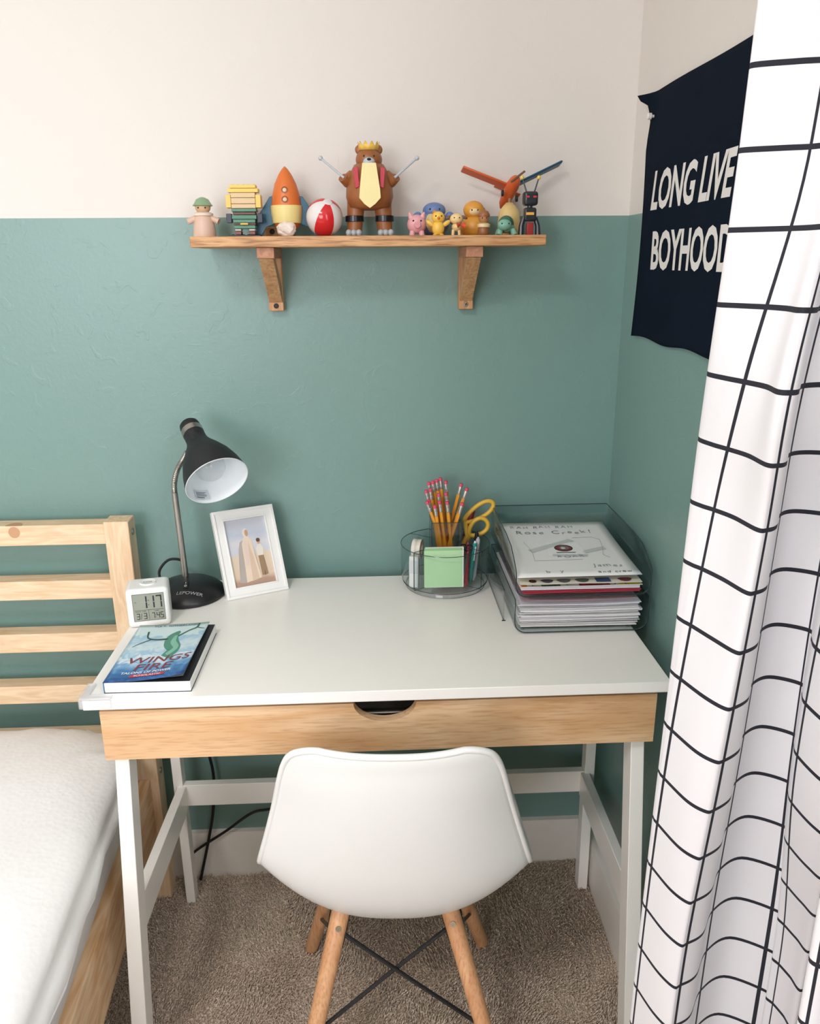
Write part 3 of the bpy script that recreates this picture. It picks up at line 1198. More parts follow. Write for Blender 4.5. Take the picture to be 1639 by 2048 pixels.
def subdivided(bm):
    bmesh.ops.triangulate(bm, faces=bm.faces)
    return bm


# baseline frames run along -y (towards the camera), letters upright
mt = Matrix(((0, 0, 0, 0), (-1, 0, 0, 0), (0, 1, 0, 0), (0, 0, 0, 1)))


def ban_text(t, y0, z0, size, xs, shear):
    m = Matrix(((0, 0, -1, 0), (-1, 0, 0, y0), (0, 1, 0, z0), (0, 0, 0, 1)))
    return on_banner(text_bm(t, size, m, 0.0024, shear, 'LEFT', xs, 0.0, 0.98))


part('lettering', ban_text('LONG LIVE', -0.147, 1.5165, 0.086, 0.79, 0.22), M['letter_white'], cl, label='white capitals reading LONG LIVE')
part('lettering', ban_text('BOYHOOD', -0.168, 1.4165, 0.087, 0.765, 0.0), M['letter_white'], cl, label='white capitals reading BOYHOOD')
part('push_pin', lathe(bmn(), [(0.0025, -0.004), (0.0025, 0.003), (0.0055, 0.0045), (0.0055, 0.010), (0.003, 0.012)], (ban_x(-0.123, 1.67) - 0.001, -0.123, 1.67), (-1, 0, 0), 16), C(226, 222, 216, 0.3), ban)

# ------------------------------------------------------------------ wall shelf
shelf = thing('wall_shelf', 'oak wall shelf on two wooden brackets across the paint line', 'shelf', (-0.03, -0.08, 1.456))
SZ = 1.4745
part('board', box(bmn(), -0.3415, 0.2825, -0.160, -0.0235, 1.4563, SZ), M['oak_x'], shelf, bevel=0.0015)
for bx0, bx1, mt_screw in ((-0.2282, -0.1994, M['screw_dark']), (0.1428, 0.1712, M['screw'])):
    br = part('bracket', box(bmn(), bx0, bx1, -0.0225, -0.0005, 1.3398, 1.4950), M['oak_z'], shelf, bevel=0.0015)
    part('arm', box(bmn(), bx0 - 0.001, bx1 + 0.001, -0.148, -0.0235, 1.4375, 1.4560), M['oak_y'], br, bevel=0.001)
    x0, x1 = bx0 + 0.0015, bx1 - 0.0015
    b = [(x0, -0.0235, 1.3560), (x1, -0.0235, 1.3560), (x1, -0.0235, 1.3850), (x0, -0.0235, 1.3850)]
    t = [(x0, -0.142, 1.4368), (x1, -0.142, 1.4368), (x1, -0.108, 1.4368), (x0, -0.108, 1.4368)]
    part('brace', hexa(bmn(), b, t), M['oak_z'], br, bevel=0.0008)
    for z in (1.3495, 1.4865):
        xc = (bx0 + bx1) / 2
        sc = part('screw', lathe(bmn(), [(0.0050, -0.002), (0.0050, 0.0004), (0.0042, 0.0011), (0.001, 0.0012)], (xc, -0.0225, z), (0, -1, 0), 18), mt_screw, br)
        bm = bmn()
        box(bm, xc - 0.0030, xc + 0.0030, -0.0241, -0.0235, z - 0.0007, z + 0.0007)
        box(bm, xc - 0.0007, xc + 0.0007, -0.02412, -0.0235, z - 0.0030, z + 0.0030)
        bmesh.ops.rotate(bm, cent=(xc, -0.023, z), matrix=Matrix.Rotation(0.35, 3, 'Y'), verts=bm.verts)
        part('screw_slot', bm, M['ink'], br)

# ------------------------------------------------------------------ toys along the shelf (plain toys of the photograph's sizes and colours)
TG = 'toys on the oak shelf'
TY = -0.085


def eyes(bm, x, y, z, d, r):
    for k in (-1, 1):
        sph(bm, (x + k * d, y, z), r, seg=10)
    return bm


# turned wooden doll
x = -0.3285
t = thing('wooden_doll', 'small turned wooden doll in beige with a pale green cap', 'toy', (x, TY, SZ), 0, TG)
part('body', lathe(bmn(), [(0.0205, 0), (0.0208, 0.002), (0.0195, 0.018), (0.0165, 0.033), (0.012, 0.040), (0.004, 0.043)], (x, TY, SZ), seg=28), C(212, 182, 162), t)
part('collar', lathe(bmn(), [(0.0125, 0.036), (0.0170, 0.0375), (0.0175, 0.041), (0.0125, 0.0435)], (x, TY, SZ), seg=28), C(230, 214, 198, 0.7), t)
hd = part('head', sph(bmn(), (x, TY, SZ + 0.0525), 0.0128, (1.1, 1, 0.95)), C(206, 170, 132), t)
part('cap', lathe(bmn(), [(0.0150, 0.0535), (0.0180, 0.0545), (0.0150, 0.0580), (0.0110, 0.0650), (0.004, 0.0685), (0.0005, 0.0690)], (x, TY, SZ), seg=28), C(134, 164, 128), hd, sharp=60)
part('eye', sph(bmn(), (x - 0.0062, TY - 0.0118, SZ + 0.0505), 0.0014, seg=8), M['black'], hd)
part('eye', sph(bmn(), (x + 0.0062, TY - 0.0118, SZ + 0.0505), 0.0014, seg=8), M['black'], hd)
for k in (-1, 1):
    part('arm', cone(bmn(), (x + k * 0.012, TY - 0.002, SZ + 0.034), (x + k * 0.028, TY - 0.006, SZ + 0.027), 0.0048, 0.0056, 12), C(212, 182, 162), t)

# tower of toy bricks
x = -0.254
t = thing('toy_brick_tower', 'tower of clicked-together toy bricks, green below and yellow on top', 'toy', (x, TY, SZ), 0, TG)
GRN, TAN, YEL, BRN, DKB = C(74, 128, 104), C(214, 186, 140), C(236, 196, 92), C(96, 58, 44), C(36, 44, 62)


def brick(xc, w_, z0, h, m_, d=0.026, studs=True, yo=0.0):
    bm = box(bmn(), xc - w_ / 2, xc + w_ / 2, TY - d / 2 + yo, TY + d / 2 + yo, z0 + 0.0002, z0 + h - 0.0002)
    if studs:
        n = max(1, int(w_ / 0.0085))
        for i in range(n):
            cx = xc - w_ / 2 + w_ * (i + 0.5) / n
            cone(bm, (cx, TY + yo, z0 + h - 0.0004), (cx, TY + yo, z0 + h + 0.0013), 0.0026, 0.0026, 10)
    return part('brick', bm, m_, t, bevel=0.0006)


brick(x, 0.056, SZ, 0.0040, C(30, 32, 36), 0.034)
for k in (-1, 1):
    brick(x + k * 0.0125, 0.0105, SZ + 0.0042, 0.0065, C(120, 66, 54), 0.020)
    brick(x + k * 0.0125, 0.0105, SZ + 0.0110, 0.0035, C(222, 216, 206), 0.020, False)
brick(x, 0.038, SZ + 0.0147, 0.0060, GRN)
brick(x, 0.040, SZ + 0.0209, 0.0034, BRN)
brick(x, 0.014, SZ + 0.0209, 0.0034, YEL, 0.004, False, -0.0152)
brick(x, 0.039, SZ + 0.0245, 0.0060, GRN)
brick(x, 0.044, SZ + 0.0307, 0.0072, GRN)
brick(x, 0.040, SZ + 0.0381, 0.0050, BRN, 0.022)
brick(x, 0.044, SZ + 0.0433, 0.0055, GRN)
for k in (-1, 1):
    brick(x + k * 0.0275, 0.0095, SZ + 0.0245, 0.0160, DKB, 0.014, False, -0.004)
brick(x, 0.043, SZ + 0.0490, 0.0075, TAN)
brick(x, 0.043, SZ + 0.0567, 0.0100, TAN)
for k in (-1, 1):
    brick(x + k * 0.0265, 0.0090, SZ + 0.0500, 0.0220, YEL, 0.026, False)
brick(x, 0.043, SZ + 0.0669, 0.0085, TAN)
brick(x, 0.054, SZ + 0.0756, 0.0070, YEL)
brick(x, 0.046, SZ + 0.0828, 0.0060, YEL, 0.024)

# toy rocket
x, y = -0.180, -0.070
t = thing('toy_rocket', 'orange toy rocket with a round porthole and dark teal fins', 'toy', (x, y, SZ), 0, TG)
OR, TEAL, CRM = C(214, 112, 48), C(24, 88, 112), C(232, 214, 140)
part('hull', lathe(bmn(), [(0.014, 0.012), (0.0215, 0.018), (0.0262, 0.034), (0.0272, 0.052), (0.0250, 0.072), (0.0195, 0.092), (0.0115, 0.108), (0.0050, 0.117), (0.0008, 0.121)], (x, y, SZ), seg=36), OR, t, sharp=60)
part('cargo_band', lathe(bmn(), [(0.0238, 0.0240), (0.0262, 0.0245), (0.0285, 0.0420), (0.0288, 0.0545), (0.0270, 0.0550)], (x, y, SZ), seg=36), CRM, t, sharp=60)
for hz, hy in ((0.0640, 0.0255), (0.0800, 0.0225)):
    ph = part('porthole', lathe(bmn(), [(0.0056, -0.004), (0.0060, 0.0010), (0.0046, 0.0014), (0.0042, 0.0005), (0.001, 0.0005)], (x, y - hy, SZ + hz), (0, -1, 0.22), 24), C(150, 84, 44), t)
    part('porthole_glass', lathe(bmn(), [(0.0041, 0.0004), (0.0008, 0.0009)], (x, y - hy, SZ + hz), (0, -1, 0.22), 24), C(206, 190, 150, 0.3), ph)
part('nozzle', lathe(bmn(), [(0.0135, 0.0002), (0.0145, 0.0008), (0.0120, 0.013)], (x, y, SZ), seg=24), C(90, 92, 96, 0.4), t)
for a in (0.0, PI, PI / 2):
    fin = [(0.0225, 0.072), (0.0300, 0.070), (0.0560, 0.032), (0.0585, 0.0005), (0.0500, 0.0005), (0.0380, 0.018), (0.0225, 0.024)]
    fmx = frame_m((x, y, SZ), (math.cos(a), math.sin(a), 0), (0, 0, 1))
    part('fin', prism(bmn(), fin, -0.0025, 0.0025, fmx), TEAL, t, bevel=0.0006)

# quartz lump
bm = bmn()
bmesh.ops.create_icosphere(bm, subdivisions=3, radius=1.0)
for v in bm.verts:
    n_ = mnoise.noise(v.co * 1.6) * 0.30 + mnoise.noise(v.co * 4.1) * 0.13
    v.co *= 1.0 + n_
    v.co = Vector((-0.175 + v.co.x * 0.0175, -0.128 + v.co.y * 0.013, SZ + 0.0122 + max(-0.0120, v.co.z * 0.0125)))
qm, nt, p = newmat('milky_quartz')
p.inputs['Base Color'].default_value = s(226, 214, 202)
p.inputs['Roughness'].default_value = 0.22
p.inputs['Subsurface Weight'].default_value = 0.25
p.inputs['Subsurface Radius'].default_value = (0.01, 0.008, 0.006)
single('quartz_stone', bm, qm, 'lump of milky white quartz in front of the orange rocket', 'stone', sharp=12)

# beach-style ball in two colours
x, y, r = -0.1105, -0.092, 0.0330
t = thing('toy_ball', 'glossy red and white panelled toy ball', 'toy', (x, y, SZ), 0, TG)
RED, WHT = C(206, 40, 44, 0.15), C(226, 222, 220, 0.15)
tilt = Matrix.Translation((x, y, SZ + r)) @ Matrix.Rotation(0.62, 4, 'X') @ Matrix.Rotation(0.25, 4, 'Y')
for g in range(6):
    bm = bmn()
    nu, nv = 8, 20
    vr = [[bm.verts.new(tilt @ Vector((r * math.sin(PI * j / nv) * math.cos(2 * PI * (g + i / nu) / 6), r * math.sin(PI * j / nv) * math.sin(2 * PI * (g + i / nu) / 6), r * math.cos(PI * j / nv)))) for i in range(nu + 1)] for j in range(1, nv)]
    for a, b in zip(vr[:-1], vr[1:]):
        for i in range(nu):
            bm.faces.new((a[i], a[i + 1], b[i + 1], b[i]))
    part('panel', bm, RED if g % 2 == 0 else WHT, t, sharp=180)
part('cap', sph(bmn(), tilt @ Vector((0, 0, r * 0.955)), 0.0085, (1, 1, 0.24), 18, tilt.to_3x3().to_4x4()), WHT, t)
part('cap', sph(bmn(), tilt @ Vector((0, 0, -r * 0.955)), 0.0085, (1, 1, 0.24), 18, tilt.to_3x3().to_4x4()), RED, t)

# big toy bear
x, y = -0.0280, -0.080
t = thing('toy_bear', 'tall brown toy bear with cream bib, red scarf and yellow paper crown', 'toy', (x, y, SZ), 0, TG)
BR, GY, BL = C(150, 92, 50), C(184, 192, 198), C(22, 22, 26, 0.25)
part('body', lathe(bmn(), [(0.018, 0.046), (0.0375, 0.050), (0.0430, 0.068), (0.0415, 0.090), (0.0340, 0.110), (0.0270, 0.122), (0.010, 0.130)], (x, y, SZ), seg=32), BR, t, sharp=70)
for k, xo in ((-1, -0.029), (1, 0.027)):
    lg = part('leg', cone(bmn(), (x + xo * 0.85, y, SZ + 0.060), (x + xo, y, SZ + 0.010), 0.0165, 0.0135, 22), BR, t)
    part('cuff', lathe(bmn(), [(0.0138, 0.0), (0.0172, 0.001), (0.0172, 0.0105), (0.0138, 0.0115)], (x + xo * 0.97, y, SZ + 0.0255), seg=26), BL, lg)
    bm = bmn()
    for q in (-1, 0, 1):
        sph(bm, (x + xo + q * 0.0092 + k * 0.001, y - 0.0135, SZ + 0.0064), 0.0064, (0.9, 1.5, 1.0), 14)
    sph(bm, (x + xo, y - 0.002, SZ + 0.0080), 0.0130, (1.0, 1.0, 0.60), 16)
    part('paw', bm, GY, lg)
part('bib', prism(bmn(), [(-0.012, 0.121), (0.012, 0.121), (0.0185, 0.078), (0.0195, 0.064), (0.010, 0.054), (0.0, 0.047), (-0.010, 0.054), (-0.0185, 0.064), (-0.0170, 0.080)], 0.0436, 0.0470, frame_m((x, y, SZ), (1, 0, 0), (0, 0, 1))), C(236, 222, 158), t, bevel=0.001)
hd = part('head', sph(bmn(), (x, y - 0.004, SZ + 0.1300), 0.0220, (1.08, 1, 0.92), 24), BR, t)
for k in (-1, 1):
    part('ear', sph(bmn(), (x + k * 0.0165, y - 0.002, SZ + 0.1470), 0.0082, (1, 0.6, 1), 16), BR, hd)
    part('eye', sph(bmn(), (x + k * 0.0088, y - 0.0235, SZ + 0.1345), 0.0017, seg=8), M['black'], hd)
mz = part('muzzle', sph(bmn(), (x, y - 0.0235, SZ + 0.1245), 0.0098, (1.1, 0.8, 0.85), 18), GY, hd)
part('nose', sph(bmn(), (x, y - 0.0312, SZ + 0.1285), 0.0029, (1.3, 0.8, 0.8), 10), M['black'], hd)
sc = part('scarf', lathe(bmn(), [(0.0235, 0.1090), (0.0295, 0.1110), (0.0300, 0.1160), (0.0225, 0.1195)], (x, y - 0.001, SZ), seg=28), C(186, 44, 62), t)
for k in (-1, 1):
    part('scarf_end', prism(bmn(), [(k * 0.020, 0.116), (k * 0.0285, 0.113), (k * 0.0250, 0.080), (k * 0.0175, 0.083)], 0.0345, 0.0385, frame_m((x, y, SZ), (1, 0, 0), (0, 0, 1))), C(186, 44, 62), sc, bevel=0.0008)
bm = bmn()
n_ = 10
lo = [Vector((x + 0.0165 * math.cos(2 * PI * k / (2 * n_)), y - 0.004 + 0.0155 * math.sin(2 * PI * k / (2 * n_)), SZ + 0.1455)) for k in range(2 * n_)]
hi = [p + Vector(((p.x - x) * 0.12, (p.y - y) * 0.12, 0.0145 if k % 2 == 0 else 0.0060)) for k, p in enumerate(lo)]
vl, vh = [bm.verts.new(p) for p in lo], [bm.verts.new(p) for p in hi]
for k in range(2 * n_):
    j = (k + 1) % (2 * n_)
    bm.faces.new((vl[k], vl[j], vh[j], vh[k]))
cr = part('crown', bm, C(232, 190, 84), hd, sharp=10)
md = cr.modifiers.new('thickness', 'SOLIDIFY')
md.thickness = 0.0008
for k in (-1, 1):
    am = part('arm', tube(bmn(), [(x + k * 0.030, y - 0.004, SZ + 0.104), (x + k * 0.043, y - 0.010, SZ + 0.094), (x + k * 0.0475, y - 0.016, SZ + 0.1000)], [0.0105, 0.0105, 0.0085], 14), BR, t)
    for a, b in (((0.0450, 0.099), (0.0860, 0.1330)),):
        part('drumstick_tip', sph(bmn(), (x + k * b[0], y - 0.006, SZ + b[1]), 0.0042, seg=12), GY, am)
        part('drumstick', tube(bmn(), [(x + k * a[0], y - 0.020, SZ + a[1]), (x + k * b[0], y - 0.006, SZ + b[1])], [0.0022, 0.0020], 8), GY, am)

# round blue penguin, standing behind
x, y = 0.0905, -0.052
t = thing('toy_penguin', 'round blue toy penguin standing behind the small pig and chick', 'toy', (x, y, SZ), 0, TG)
PB = C(104, 128, 176)
part('body', sph(bmn(), (x, y, SZ + 0.0235), 0.0290, (1, 0.8, 0.80), 24), PB, t)
part('belly', sph(bmn(), (x, y - 0.0075, SZ + 0.0240), 0.0215, (1, 0.82, 0.93), 22), C(228, 204, 150), t)
hd = part('head', sph(bmn(), (x + 0.001, y - 0.002, SZ + 0.0460), 0.0205, (1.05, 0.85, 0.72), 22), PB, t)
part('beak', cone(bmn(), (x + 0.001, y - 0.0150, SZ + 0.0420), (x + 0.001, y - 0.0270, SZ + 0.0395), 0.0062, 0.0012, 14), C(224, 150, 70), hd)
for k in (-1, 1):
    part('eye', sph(bmn(), (x + 0.001 + k * 0.0085, y - 0.0172, SZ + 0.0480), 0.0018, seg=8), M['black'], hd)
    part('flipper', sph(bmn(), (x + k * 0.0320, y - 0.004, SZ + 0.0330), 0.0120, (0.72, 0.5, 1.0), 14, Matrix.Rotation(-k * 0.5, 4, 'Y')), PB, t)

# pink pig
x, y = 0.0555, -0.112
t = thing('toy_pig', 'small round pink toy pig', 'toy', (x, y, SZ), 0, TG)
PK = C(226, 166, 170)
part('body', sph(bmn(), (x, y, SZ + 0.0200), 0.0165, (1.05, 1, 1), 22), PK, t)
part('snout', cone(bmn(), (x, y - 0.0135, SZ + 0.0185), (x, y - 0.0205, SZ + 0.0185), 0.0060, 0.0056, 16), C(216, 146, 152), t)
for k in (-1, 1):
    part('ear', cone(bmn(), (x + k * 0.0100, y - 0.003, SZ + 0.0320), (x + k * 0.0135, y - 0.006, SZ + 0.0400), 0.0056, 0.0014, 12), PK, t)
    part('eye', sph(bmn(), (x + k * 0.0068, y - 0.0145, SZ + 0.0255), 0.0016, seg=8), M['black'], t)
    part('trotter', cone(bmn(), (x + k * 0.0080, y - 0.006, SZ + 0.008), (x + k * 0.0090, y - 0.008, SZ), 0.0048, 0.0050, 12), PK, t)

# yellow chick
x, y = 0.0935, -0.122
t = thing('toy_chick', 'yellow toy chick with stubby raised wings', 'toy', (x, y, SZ), 0, TG)
YC = C(238, 196, 84)
part('body', sph(bmn(), (x, y, SZ + 0.0130), 0.0118, (0.95, 0.9, 1.15), 20), YC, t)
hd = part('head', sph(bmn(), (x, y - 0.001, SZ + 0.0310), 0.0112, (1.05, 0.95, 0.92), 20), YC, t)
part('beak', cone(bmn(), (x, y - 0.0105, SZ + 0.0295), (x, y - 0.0165, SZ + 0.0285), 0.0030, 0.0006, 10), C(216, 120, 50), hd)
for k in (-1, 1):
    part('eye', sph(bmn(), (x + k * 0.0050, y - 0.0106, SZ + 0.0330), 0.0013, seg=8), M['black'], hd)
    part('wing', sph(bmn(), (x + k * 0.0145, y - 0.002, SZ + 0.0210), 0.0075, (1.1, 0.45, 0.55), 14, Matrix.Rotation(-k * 0.6, 4, 'Y')), YC, t)
    part('foot', sph(bmn(), (x + k * 0.0058, y - 0.005, SZ + 0.0018), 0.0042, (1, 1.4, 0.43), 12), YC, t)

# cream lamb
x, y = 0.1260, -0.118
t = thing('toy_lamb', 'cream toy lamb with a red bow', 'toy', (x, y, SZ), 0, TG)
CR = C(234, 206, 146)
part('body', sph(bmn(), (x + 0.001, y, SZ + 0.0150), 0.0088, (1.0, 1.2, 0.9), 16), CR, t)
hd = part('head', sph(bmn(), (x, y - 0.005, SZ + 0.0285), 0.0108, (1.1, 0.9, 0.85), 18), CR, t)
for k in (-1, 1):
    part('ear', sph(bmn(), (x + k * 0.0145, y - 0.004, SZ + 0.0310), 0.0048, (1.3, 0.5, 0.6), 12, Matrix.Rotation(k * 0.4, 4, 'Y')), C(120, 84, 60), hd)
    part('eye', sph(bmn(), (x + k * 0.0045, y - 0.0140, SZ + 0.0300), 0.0012, seg=8), M['black'], hd)
    part('leg', cone(bmn(), (x + k * 0.0052, y - 0.003, SZ + 0.010), (x + k * 0.0060, y - 0.004, SZ), 0.0030, 0.0026, 10), CR, t)
part('bow', merge(cone(bmn(), (x + 0.007, y - 0.0125, SZ + 0.019), (x + 0.0150, y - 0.0120, SZ + 0.0165), 0.001, 0.0058, 10), cone(bmn(), (x + 0.007, y - 0.0125, SZ + 0.019), (x + 0.0005, y - 0.013, SZ + 0.0175), 0.001, 0.0045, 10)), C(206, 72, 48), t)

# amber tumbler doll
x, y = 0.1640, -0.066
t = thing('tumbler_doll', 'amber wooden tumbler doll with a pale round face', 'toy', (x, y, SZ), 0, TG)
AM = C(222, 158, 62)
part('body', lathe(bmn(), [(0.012, 0.0), (0.020, 0.004), (0.0238, 0.014), (0.0215, 0.026), (0.0150, 0.034)], (x, y, SZ), seg=28), AM, t, sharp=60)
hd = part('head', sph(bmn(), (x, y, SZ + 0.0460), 0.0190, (1.02, 0.9, 0.86), 24), AM, t)
part('face', sph(bmn(), (x, y - 0.0062, SZ + 0.0435), 0.0132, (1.0, 0.95, 0.66), 20), C(234, 210, 160), hd)
for k in (-1, 1):
    part('eye', sph(bmn(), (x + k * 0.0055, y - 0.0180, SZ + 0.0455), 0.0014, seg=8), M['black'], hd)

# brown acorn doll
x, y = 0.1755, -0.122
t = thing('acorn_doll', 'little brown acorn doll with a cream ruff', 'toy', (x, y, SZ), 0, TG)
AB = C(150, 98, 60)
part('body', lathe(bmn(), [(0.0085, 0), (0.0105, 0.003), (0.0100, 0.012), (0.0065, 0.019)], (x, y, SZ), seg=22), AB, t, sharp=60)
part('ruff', lathe(bmn(), [(0.0060, 0.0150), (0.0112, 0.0140), (0.0118, 0.0190), (0.0060, 0.0215)], (x, y, SZ), seg=18), C(232, 212, 166), t)
hd = part('head', sph(bmn(), (x, y, SZ + 0.0295), 0.0095, (1, 0.95, 1), 18), C(176, 122, 78), t)
part('acorn_cap', lathe(bmn(), [(0.0106, 0.0325), (0.0110, 0.0350), (0.0080, 0.0405), (0.0025, 0.0425), (0.0015, 0.0465), (0.0006, 0.0470)], (x, y, SZ), seg=20), AB, hd, sharp=60)
for k in (-1, 1):
    part('eye', sph(bmn(), (x + k * 0.0038, y - 0.0088, SZ + 0.0295), 0.0012, seg=8), M['black'], hd)

# turtle
x, y = 0.2140, -0.116
t = thing('toy_turtle', 'mint toy turtle with a green domed shell', 'toy', (x, y, SZ), 0, TG)
MI = C(124, 176, 156)
part('body', sph(bmn(), (x + 0.004, y + 0.004, SZ + 0.0125), 0.0155, (1, 1.1, 0.55), 20), MI, t)
part('shell', sph(bmn(), (x + 0.004, y + 0.007, SZ + 0.0200), 0.0145, (1, 1.0, 1.0), 20), C(56, 108, 82), t)
hd = part('head', sph(bmn(), (x - 0.002, y - 0.014, SZ + 0.0175), 0.0115, (1.1, 0.85, 0.85), 20), MI, t)
for k in (-1, 1):
    part('eye', sph(bmn(), (x - 0.002 + k * 0.0062, y - 0.0228, SZ + 0.0195), 0.0013, seg=8), M['black'], hd)
    part('leg', cone(bmn(), (x + 0.003 + k * 0.011, y - 0.008, SZ + 0.010), (x + 0.003 + k * 0.014, y - 0.012, SZ), 0.0052, 0.0056, 12), MI, t)
    part('leg', cone(bmn(), (x + 0.004 + k * 0.011, y + 0.014, SZ + 0.010), (x + 0.004 + k * 0.014, y + 0.016, SZ), 0.0052, 0.0056, 12), MI, t)

# toy aeroplane
x, y = 0.2330, -0.050
t = thing('toy_aeroplane', 'orange toy aeroplane on a cream stand, one wing dark teal', 'toy', (x, y, SZ), 0, TG)
OR2 = C(208, 96, 48)
sd = part('stand', lathe(bmn(), [(0.0200, 0.0), (0.0205, 0.003), (0.0215, 0.020), (0.0195, 0.044), (0.0120, 0.054), (0.006, 0.060)], (x, y, SZ), seg=28), C(226, 198, 132), t, sharp=60)
part('peg', cone(bmn(), (x, y, SZ + 0.058), (x, y, SZ + 0.075), 0.0036, 0.0036, 12), C(150, 110, 70), sd)
AM_ = Matrix.Translation((x, y, SZ + 0.080)) @ Matrix.Rotation(0.35, 4, 'Y') @ Matrix.Rotation(-0.30, 4, 'X')
fu = part('fuselage', lathe(bmn(), [(0.0030, -0.046), (0.0085, -0.034), (0.0118, -0.010), (0.0122, 0.014), (0.0100, 0.028), (0.0070, 0.034), (0.0008, 0.036)], AM_ @ Vector((0, 0, 0)), AM_.to_3x3() @ Vector((0.0, -0.90, 0.35)), 24), OR2, t, sharp=60)
part('propeller', box(bmn(), -0.0020, 0.0020, -0.0375, -0.0355, -0.0190, 0.0240, AM_ @ Matrix.Rotation(-0.37, 4, 'X') @ Matrix.Rotation(0.5, 4, 'Y')), C(120, 80, 52), fu, bevel=0.0008)
part('wing', box(bmn(), -0.098, -0.008, -0.016, 0.008, 0.0020, 0.0062, AM_), OR2, t, bevel=0.002)
part('wing', box(bmn(), 0.008, 0.112, -0.016, 0.008, 0.0020, 0.0062, AM_ @ Matrix.Rotation(-0.80, 4, 'Y')), C(22, 80, 108), t, bevel=0.002, label='dark teal wing')
part('tailplane', box(bmn(), -0.026, 0.026, 0.030, 0.042, 0.014, 0.0168, AM_), OR2, fu, bevel=0.001)
part('rudder', box(bmn(), -0.0014, 0.0014, 0.028, 0.044, 0.016, 0.038, AM_), OR2, fu, bevel=0.0006)
part('canopy', sph(bmn(), AM_ @ Vector((0, -0.010, 0.010)), 0.0068, (0.8, 1.4, 0.8), 14), C(34, 32, 36, 0.2), fu)
for k in (-1, 1):
    part('wheel', lathe(bmn(), [(0.002, -0.002), (0.0055, -0.002), (0.0055, 0.002), (0.002, 0.002)], AM_ @ Vector((k * 0.014, -0.016, -0.016)), (1, 0, 0), 16), M['black_matte'], fu)

# black robot
x, y = 0.2600, -0.112
t = thing('toy_robot', 'black toy robot with two yellow-tipped antennae and a red box at its feet', 'toy', (x, y, SZ), 0, TG)
BK = C(40, 44, 50, 0.3)
hd = part('head', box(bmn(), x - 0.0130, x + 0.0130, y - 0.0115, y + 0.0115, SZ + 0.0505, SZ + 0.0745), BK, t, bevel=0.005, seg=3)
part('chest', box(bmn(), x - 0.0110, x + 0.0110, y - 0.009, y + 0.009, SZ + 0.0240, SZ + 0.0470), BK, t, bevel=0.003)
part('neck', cone(bmn(), (x, y, SZ + 0.046), (x, y, SZ + 0.052), 0.005, 0.005, 12), BK, t)
part('chest_light', box(bmn(), x - 0.0080, x + 0.0060, y - 0.0105, y - 0.0088, SZ + 0.0345, SZ + 0.0390), C(236, 178, 70), t)
for k in (-1, 1):
    part('eye', box(bmn(), x + k * 0.0065 - 0.003, x + k * 0.0065 + 0.003, y - 0.0128, y - 0.0112, SZ + 0.0635, SZ + 0.0665), C(200, 60, 66), hd)
    part('leg', tube(bmn(), [(x + k * 0.0105, y, SZ + 0.030), (x + k * 0.0150, y - 0.002, SZ + 0.016), (x + k * 0.0155, y - 0.004, SZ)], [0.0042, 0.0046, 0.0054], 10), BK, t)
    a0, a1 = Vector((x + k * 0.0070, y, SZ + 0.0735)), Vector((x + k * 0.0150, y + 0.003, SZ + 0.0980))
    an = part('antenna', tube(bmn(), [a0, a1], [0.0014, 0.0012], 8), BK, hd)
    part('antenna_ball', sph(bmn(), a1, 0.0036, seg=12), C(232, 200, 90), hd)
part('red_box', box(bmn(), x - 0.0070, x + 0.0050, y - 0.016, y - 0.008, SZ, SZ + 0.0215), C(156, 40, 42), t, bevel=0.0015)

# ------------------------------------------------------------------ desk lamp
lamp = thing('desk_lamp', 'black gooseneck desk lamp with bell shade and brushed stem', 'lamp', (-0.410, -0.126, ZT))
LC = Vector((-0.410, -0.126, ZT))
base = part('base', lathe(bmn(), [(0.068, 0.0), (0.0725, 0.001), (0.0735, 0.006), (0.0715, 0.011), (0.064, 0.0185), (0.050, 0.0270), (0.033, 0.0330), (0.014, 0.0360), (0.001, 0.0365)], LC, seg=64), M['black'], lamp, sharp=40)


def dome_z(x, y):
    r = math.hypot(x - LC.x, y - LC.y)
    P = [(0.0, 0.0365), (0.014, 0.0360), (0.033, 0.0330), (0.050, 0.0270), (0.064, 0.0185), (0.0715, 0.011)]
    for (a, za), (b, zb) in zip(P[:-1], P[1:]):
        if r <= b:
            return ZT + za + (zb - za) * (r - a) / (b - a)
    return ZT + 0.011


tx = text_bm('LEPOWER', 0.0090, frame_m((-0.3960, -0.1800, ZT), (1, 0.05, 0), (0, 1, 0)), 0.0001, 0.18, 'CENTER', 1.25, 0.0001)
bmesh.ops.triangulate(tx, faces=tx.faces)
for v in tx.verts:
    v.co.z = dome_z(v.co.x, v.co.y) + 0.0006
part('lettering', tx, C(206, 206, 206), base, label='white maker lettering on the black base')
sx, sy = -0.4060, -0.1570
sm = frame_m((sx, sy, dome_z(sx, sy) + 0.0006), (1, 0.05, 0.06), (0, 1, 0.42))
part('rocker_switch', box(bmn(), -0.0052, 0.0052, -0.0085, 0.0085, -0.002, 0.0022, sm), M['black_matte'], base, bevel=0.0008)
part('switch_mark', merge(lathe(bmn(), [(0.0016, 0.0024), (0.0024, 0.0024), (0.0024, 0.0026), (0.0016, 0.0026)], sm @ Vector((0, -0.004, 0)), sm.to_3x3() @ Vector((0, 0, 1)), 16, closed=True), box(bmn(), -0.0005, 0.0005, 0.0020, 0.0060, 0.0023, 0.0026, sm)), C(214, 214, 214), base)
S0, S1 = Vector((-0.4165, -0.112, ZT + 0.030)), Vector((-0.4222, -0.110, 1.001))
part('stem', tube(bmn(), [S0, S0 + Vector((0, 0, 0.012)), S1], [0.0072, 0.0062, 0.0058], 20), M['steel'], lamp, sharp=60)
